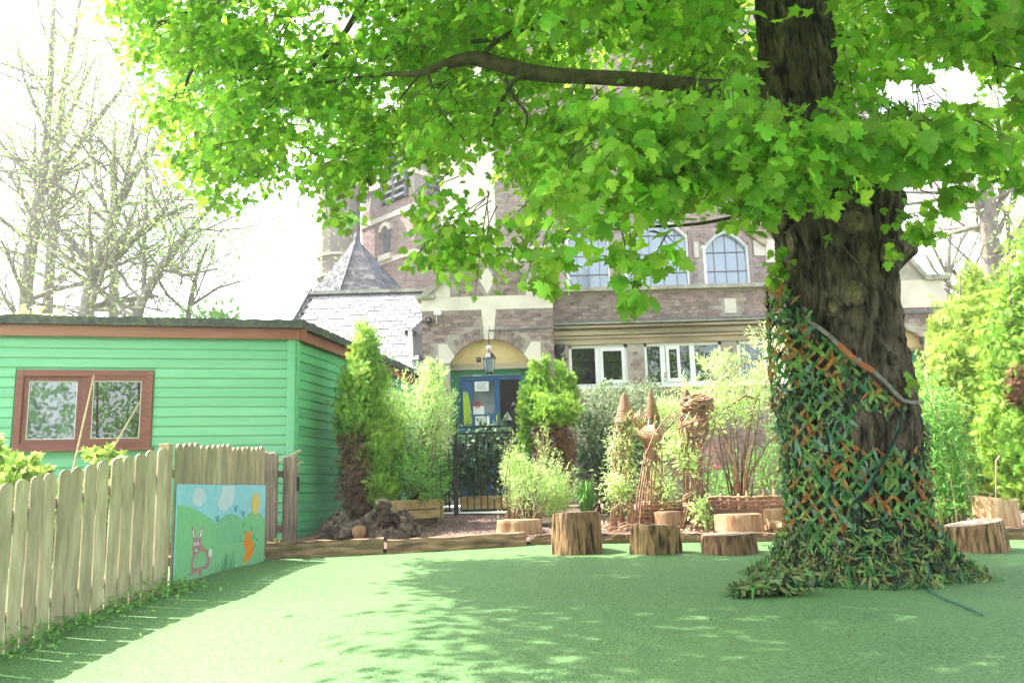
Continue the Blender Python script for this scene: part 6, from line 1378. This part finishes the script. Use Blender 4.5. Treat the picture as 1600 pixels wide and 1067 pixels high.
for (x, y, Y, r) in clumps:
    c = at(x, y, Y); n = int((122 if Y > 6 else 92)*(r/.33)**1.7)+8; u = rng.normal(size=(n, 3))*np.array([r, r, r*.62])*.58
    P.append(np.array(c)+u); o_ = np.array((c-cen).normalized()); O2.append(u/r*.8+o_*.5); S.append(np.full(n, 1. if Y > 6 else 1.22))
    for k in range(3):
        j = rng.integers(0, n); e = Vector(u[j])+c; s0_ = c+Vector((random.uniform(-.1, .1), random.uniform(-.1, .1), r*.6))+((cen-c).normalized()*r*.9); tw.tube([s0_, s0_.lerp(e, .5)+Vector((0, 0, .04)), e], [.006, .0045, .002], 'branch_bark', 3, cap=False)
P = np.concatenate(P); O2 = np.concatenate(O2); S = np.concatenate(S)
# keep the leaves off the sky gaps and off the trunk and limb where they show
keep = np.ones(len(P), bool)
for i, p in enumerate(P):
    x, y = proj(p)
    if not nohole(x, y, .62): keep[i] = False
    if p[1] < YM+.1 and 1185 < x < 1308 and -20 < y < 155: keep[i] = False
    if p[1] < YM+.2 and 640 < x < 1130 and 76 < y < 138 and random.random() < .78: keep[i] = False
    if x > 1215 and x < 1420 and y > 335: keep[i] = False
P, O2, S = P[keep], O2[keep], S[keep]; n = len(P)
D = nrm(O2*np.array([.8, .8, .25])+rng.normal(size=(n, 3))*.45+np.array([0, 0, -.55])); N_ = nrm(O2*.5+rng.normal(size=(n, 3))*.55+np.array([0, -.35, .55]))
sz = S*(.042+.062*rng.random(n)**.8)
order = np.argsort(-sz/P[:, 1]); big = [i for i in order if P[i][1] < 5.4][:300]; rest = np.setdiff1d(np.arange(n), big)
LM = []
for k in range(6):
    tv_, tf_ = curled(MAPLE, k % 4); tv_ = tv_.copy(); tv_[:, 2] += .06*np.sin(tv_[:, 0]*6+k)+.05*np.cos(tv_[:, 1]*5+k*2); m = MB(); m.add(tv_.tolist(), tf_.tolist(), 'leaf_maple', True, tint=0.); m.tube([(0, 0, 0), (.02, -.3, .05), (.0, -.62, .16)], [.012, .01, .01], 'leaf_gold', 3); LM.append(m.mesh('leaf'))
oi_ = Matrix.Translation(-oak.location); Xb, Db, Nb = bases(P, N_, D, sz)
for i in big:
    R3 = Matrix((Xb[i], Db[i], Nb[i])).transposed().to_4x4(); inst('leaf', LM[i % 6], oak, oi_ @ Matrix.Translation(Vector(P[i])) @ R3 @ Matrix.Scale(float(sz[i]*1.12), 4))
for k in range(4): cloud('foliage', P[rest[k::4]], N_[rest[k::4]], D[rest[k::4]], sz[rest[k::4]], curled(MAPLE, k), 'leaf_maple', oak)
tw.build('twigs', oak, 'stuff')
# crown above and behind the picture frame; it throws the shade on the lawn
P = []
k = 0
while k < 690:
    z = random.uniform(4.4, 8.6); xs, ys = random.uniform(-.5, 7.5), random.uniform(.3, 9.5)
    p = Vector((xs-.62*z, ys+.22*z, z)); x, y = proj(p)
    if -100 < x < 1700 and y > -150: continue
    if ys > 6.4 and random.random() < .88: continue
    if xs < -.1+.5*noise.noise(Vector((ys*1.3, 3, 0))) and ys < 6: continue
    n = 46; P.append(np.array(p)+rng.normal(size=(n, 3))*np.array([.42, .42, .26])); k += 1
P = np.concatenate(P); n = len(P)
cloud('upper_crown', P, rng.normal(size=(n, 3))*.6+np.array([0, 0, 1.]), rng.normal(size=(n, 3)), .10+.05*rng.random(n), MAPLE_LO, 'leaf_maple', oak)
# a further tree behind: yellow-green leaves lit from behind through the gaps
b0 = gz((-3.0, 15.)); bt = empty('background_tree', b0, 'paler yellow-green tree half hidden behind the maple foliage above the spire', 'tree')
BL = [bl(450, 150, 14, 150, 90), bl(300, 120, 14.5, 110, 100), bl(560, 200, 14, 70, 60), bl(250, 60, 15, 100, 60), bl(700, 120, 14.5, 140, 90), bl(545, 345, 14, 22, 18)]
Pq, Oq = blobpts(BL, 4200, .1, 20); pr_ = np.array([nohole(*proj(p), .8) for p in Pq]); Pq = Pq[pr_]; n = len(Pq)
cloud('crown', Pq, rng.normal(size=(n, 3))+np.array([0, -.3, .5]), rng.normal(size=(n, 3))+np.array([0, 0, -.4]), .09+.05*rng.random(n), MAPLE_LO, 'leaf_back', bt)
m = MB(); t0 = at(470, 700, 15.5); t0.z = ground(t0.x, 15.5); 
m.tube([t0, at(480, 400, 15), at(470, 200, 14.3), at(440, 80, 14.2)], [.12, .10, .07, .03], 'branch_bark', 8) if False else m.tube([at(520, 345, 14), at(500, 250, 14.1), at(470, 150, 14.2), at(420, 60, 14.3), at(380, -100, 14.5)], [.01, .03, .05, .07, .1], 'branch_bark', 8)
m.build('limb', bt)

# ================================================================== CAMOUFLAGE NET
net = empty('camouflage_net', gz(at(1340, 905, YM)[:2]), 'green and orange camouflage netting wrapped around the big trunk and pooling at its foot', 'netting')
zof = lambda py: at(1340, py, YM).z
P = []; N_ = []; D = []; C_ = []; SZ = []
def strap_py(px):  # the upper hem in the picture, a slanting strap
    pts = [(1222, 440), (1240, 450), (1262, 478), (1290, 520), (1330, 560), (1370, 598), (1400, 622), (1425, 634), (1450, 660), (1480, 700)]
    if px <= pts[0][0]: return pts[0][1]
    for a, b in zip(pts, pts[1:]):
        if px <= b[0]: return a[1]+(b[1]-a[1])*(px-a[0])/(b[0]-a[0])
    return 720
def net_r(a, z):
    c, r = trunk_at(max(z, SP[1][0].z)); f = max(0, min(1, (1.0-z)/1.0))
    rr = r+.04+.035*math.sin(a*6+z*3)*f+.03*f
    left = max(0, math.cos(a-PI))**6
    rr += left*(.14*sst(.5, 1.6, z)+.02)
    if z < .28: rr += .17*(1-z/.28)**1.5+.04*math.sin(a*7)+.09*noise.noise(Vector((a*5, z*14, 2)))*(1-z/.28*.5)
    return c, rr
z = ground(2.6, 6)-.0; row = 0
zt0 = zof(432)
while z < zt0:
    c, r_ = net_r(0, z); nn_ = int(2*PI*r_/(.047 if z > .4 else .036))
    for i in range(nn_):
        if z > .3 and random.random() < .45: continue
        a = 2*PI*(i+.5*(row % 2))/nn_+random.uniform(-.02, .02); c, rr = net_r(a, z); d = Vector((math.cos(a), math.sin(a), 0)); p = Vector((c.x, c.y, z))+d*(rr+random.uniform(-.012, .02)); p.z = max(p.z, ground(p.x, p.y)+.02)
        px, py = proj(p); front = d.y < .25
        if front:
            if py < strap_py(px)+4: continue
            if 1336 < px < 1446 and 648-(px-1336)*.10 < py < 702-(px-1336)*.06+6 and py > 640+ (1400-px)*.05: continue
        else:
            if z > zof(560)-.9*max(0, d.x)-.3: continue
        P.append(p); N_.append(d+Vector((random.gauss(0, .5), random.gauss(0, .5), random.gauss(.1, .5)))); tt_ = d.cross(Vector((0, 0, 1))); s = random.choice((-1, 1)); D.append(tt_*s*1.+Vector((0, 0, random.gauss(-.4, .35))))
        SZ.append(random.uniform(.05, .10)); nzv = noise.noise(Vector((p.x*5, p.y*5, p.z*5)))+random.gauss(0, .22)
        low = z < .30
        if z < .4: SZ[-1] = random.uniform(.03, .07); D[-1] = Vector((random.gauss(0, 1), random.gauss(0, 1), random.gauss(0, .5)))
        if low: C_.append(random.choices([0, 5, 4, 2], [4, 4, 1.5, 2])[0])
        elif nzv > .38: C_.append(3)
        elif py > 640 and py < 720 and random.random() < .5: C_.append(1)
        else: C_.append(random.choices([0, 1, 2, 4, 3, 5], [4, 1.3, 3.2, .9, .7, 1.4])[0])
    z += .036 if z > .2 else .022; row += 1
# the gathered cloth on the ground to the left
for k in range(700):
    f = random.random(); base = at(1145+110*f, 905+8*f, 5.95+.15*random.random()); g = ground(base.x, base.y); hgt = (.03+.10*f)*random.random()
    P.append(Vector((base.x, base.y+random.uniform(-.12, .22)*(0.4+f*.6), g+.02+hgt))); N_.append(Vector((random.gauss(0, .5), -.5, 1))); D.append(Vector((random.gauss(0, 1), random.gauss(0, 1), 0))); SZ.append(random.uniform(.05, .08)); C_.append(random.choices([0, 5, 4, 2, 1], [4, 4, 1.5, 2, .6])[0])
SCRAP = (np.array([(-.9, .0, -.1), (-.45, -.15, .16), (.0, -.17, .06), (.5, -.15, -.08), (.95, .04, .14), (.5, .10, .16), (.05, .15, .10), (-.1, .17, .10), (-.4, .14, .02), (-.7, .1, -.06)], float), np.array([(0, 1, 9), (1, 8, 9), (1, 2, 8), (2, 7, 8), (2, 6, 7), (2, 3, 6), (3, 5, 6), (3, 4, 5)]))
Pn = np.array([tuple(p) for p in P]); Nn = np.array([tuple(v) for v in N_]); Dn = np.array([tuple(v) for v in D]); SZ = np.array(SZ); C_ = np.array(C_)
mats = ['net_green', 'net_teal', 'net_lime', 'net_orange', 'net_dark', 'net_olive']
vis = [i for i in range(len(Pn)) if Pn[i][1] < YM-.2 and Pn[i][2] > .3]; random.shuffle(vis); vis = vis[:300]; rest = np.setdiff1d(np.arange(len(Pn)), vis)
SM = {}
for k, mt in enumerate(mats):
    m = MB(); m.add((SCRAP[0]).tolist(), SCRAP[1].tolist(), mt, tint=0.); SM[k] = m.mesh('scrap')
Xb, Db, Nb = bases(Pn, Nn, Dn, SZ)
for i in vis: inst('cloth_scrap', SM[int(C_[i])], net, Matrix.Translation(-net.location) @ Matrix.Translation(Vector(Pn[i])) @ Matrix((Xb[i], Db[i], Nb[i])).transposed().to_4x4() @ Matrix.Scale(float(SZ[i]), 4))
cloud('cloth_scraps', Pn[rest], Nn[rest], Dn[rest], SZ[rest], SCRAP, 'net_green', net, mats=mats, mid=C_[rest])
# slashed cloth strips: each row zigzags so that neighbours touch and leave diamond holes
zr_ = .22; k = 0; CG = [random.gauss(0, .2) for _ in range(997)]
while zr_ < zt0+.05:
    c, r_ = net_r(PI*1.5, zr_); ns = int(2*PI*r_/.020); m = MB(); pl_ = None; vs = []; ok = []
    for i in range(ns+1):
        a = 2*PI*i/ns; ph = a*r_/.062*PI+k*PI; tri = math.asin(math.sin(ph))/(PI/2); z = zr_+.030*tri+.02*noise.noise(Vector((a*3, zr_*2, 1)))
        c, rr = net_r(a, z); d = Vector((math.cos(a), math.sin(a), 0)); off = rr+.006+random.uniform(-.004, .012); w_ = (.011+.012*random.random())*(1.3-.55*abs(tri)); tw_ = random.uniform(-.010, .014)
        p = Vector((c.x, c.y, z))+d*off; px, py = proj(p); back = d.y > .3
        ok.append((not back and py > strap_py(px)+3 and not (1336 < px < 1446 and 645 < py < 700)) or (back and z < 1.1)); vs.append((p+Vector((0, 0, w_))+d*tw_, p-Vector((0, 0, w_))-d*tw_, p))
    for i in range(ns):
        if m.v and not (ok[i] and ok[i+1]):
            if len(m.f) > 3: m.build('net_strip', net)
            m = MB()
        if ok[i] and ok[i+1]:
            p = vs[i][2]; g_ = noise.noise(Vector((p.x*4+9, p.y*4, p.z*4))); g_ += CG[(k*131+i//4) % 997]; mt = 'net_orange' if g_ > .30 else ('net_lime' if g_ > .12 else ('net_green' if g_ > -.14 else ('net_teal' if g_ > -.34 else 'net_dark')))
            m.add([vs[i][0], vs[i][1], vs[i+1][1], vs[i+1][0]], [(0, 1, 2, 3)], mt)
    if len(m.f) > 3: m.build('net_strip', net)
    zr_ += .056; k += 1
# mesh cord behind the scraps
m = MB(); 
for k in range(46):
    a0 = PI+PI*k/46+.05; pts = []
    for j in range(26):
        z = .0+j*.1; a = a0+.10*math.sin(j*2.1+k); c, rr = net_r(a, z); d = Vector((math.cos(a), math.sin(a), 0)); p = Vector((c.x, c.y, z))+d*(rr-.012); x, y = proj(p)
        if y < strap_py(x)+2: break
        if 1336 < x < 1446 and 645 < y < 702: 
            if len(pts) > 1: m.tube(pts, .0035, 'net_dark', 3, cap=False)
            pts = []; continue
        pts.append(p)
    if len(pts) > 1: m.tube(pts, .0035, 'net_dark', 3, cap=False)
m.build('net_cord', net, 'stuff')
def spos(px, py, o_=.07):
    p = surf(px, py); c, r = trunk_at(p.z); n = Vector((p.x-c.x, p.y-c.y, 0)).normalized(); return p+n*o_, n
def band(pts, w_, mat, nm, o_=.075):
    m = MB(); Q = [spos(x, y, o_) for x, y in pts]; vs = []
    for i, (p, n) in enumerate(Q):
        t = (Q[min(i+1, len(Q)-1)][0]-Q[max(0, i-1)][0]).normalized(); u = n.cross(t).normalized()
        vs += [p+u*w_/2*random.uniform(.8, 1.2), p-u*w_/2*random.uniform(.8, 1.2), p-u*w_/2+n*-.012, p+u*w_/2+n*-.012]
    m.add(vs, [(i*4+k, i*4+(k+1) % 4, i*4+4+(k+1) % 4, i*4+4+k) for i in range(len(Q)-1) for k in range(4)], mat); return m.build(nm, net)
band([(1232, 452), (1246, 468), (1260, 490), (1275, 505), (1290, 517), (1302, 528), (1312, 540)], .032, 'strap', 'strap')
band([(1312, 540), (1325, 553), (1338, 566), (1350, 575), (1360, 582)], .04, 'strap_red', 'strap')
band([(1338, 562), (1341, 568)], .043, 'strap', 'strap_patch', .082)
band([(1360, 582), (1372, 594), (1382, 605), (1392, 618), (1402, 628), (1415, 630), (1427, 630)], .03, 'strap', 'strap')
for seed in range(3):  # twisted drape from the hem down across the bare patch
    band([(1400-seed*2, 636), (1394, 670), (1384-seed*2, 705), (1366, 735), (1350+seed*3, 760), (1335, 785)], .018, ('net_green', 'rope', 'net_dark')[seed], 'drape', .085+.01*seed)
m = MB(); pts = [at(1448, 880, 6.0), at(1452, 893, 5.96), on(1447, 913, .01), on(1456, 925, .01), on(1478, 936, .01), on(1505, 946, .01), on(1535, 960, .01)]; m.tube(pts, .006, 'rope', 6); tag(m.build('cord'), 'thin green cord trailing from the net across the lawn', 'cord')
m = MB(); m.tube([on(1210, 918, .012), on(1240, 921, .012), on(1275, 913, .012), on(1300, 905, .015)], .011, 'lead', 6); tag(m.build('cord'), 'dark edging rope of the net lying on the lawn below the trunk', 'cord')
# leaf sprouts on the bark
def sprout(px, py, n, r, label_mat='leaf_maple', Yo=.14):
    p, nn = spos(px, py, Yo); Pq = np.array(p)+rng.normal(size=(n, 3))*r; return Pq
Pq = np.concatenate([sprout(1240, 420, 34, .05), sprout(1238, 445, 16, .035), sprout(1300, 382, 4, .02), sprout(1370, 400, 9, .03), sprout(1395, 370, 16, .05, Yo=.2), sprout(1378, 350, 10, .05), sprout(1403, 600, 5, .03), sprout(1240, 395, 6, .03)]); n = len(Pq)
cloud('sprouts', Pq, rng.normal(size=(n, 3))*.5+np.array([0, -.8, .4]), rng.normal(size=(n, 3))*.5+np.array([0, 0, -.8]), .055+.03*rng.random(n), MAPLE, 'leaf_maple', oak)
bpy.context.view_layer.update()

# ================================================================== thin volume added to imitate lens glare washing out the distance
hz = bpy.data.materials.new('glare_veil'); hz.use_nodes = True; nt = hz.node_tree; nt.nodes.remove(nt.nodes['Principled BSDF'])
pv = nd(nt, 'ShaderNodeVolumePrincipled'); pv.inputs['Color'].default_value = (.95, .97, 1, 1); pv.inputs['Density'].default_value = .0019; pv.inputs['Anisotropy'].default_value = .3
nt.links.new(pv.outputs[0], nt.nodes['Material Output'].inputs['Volume']); M['glare_veil'] = hz
m = MB(); m.bb((-420, -320, -1.9), (420, 920, 30), 'glare_veil'); tag(m.build('glare_veil'), kind='stuff')
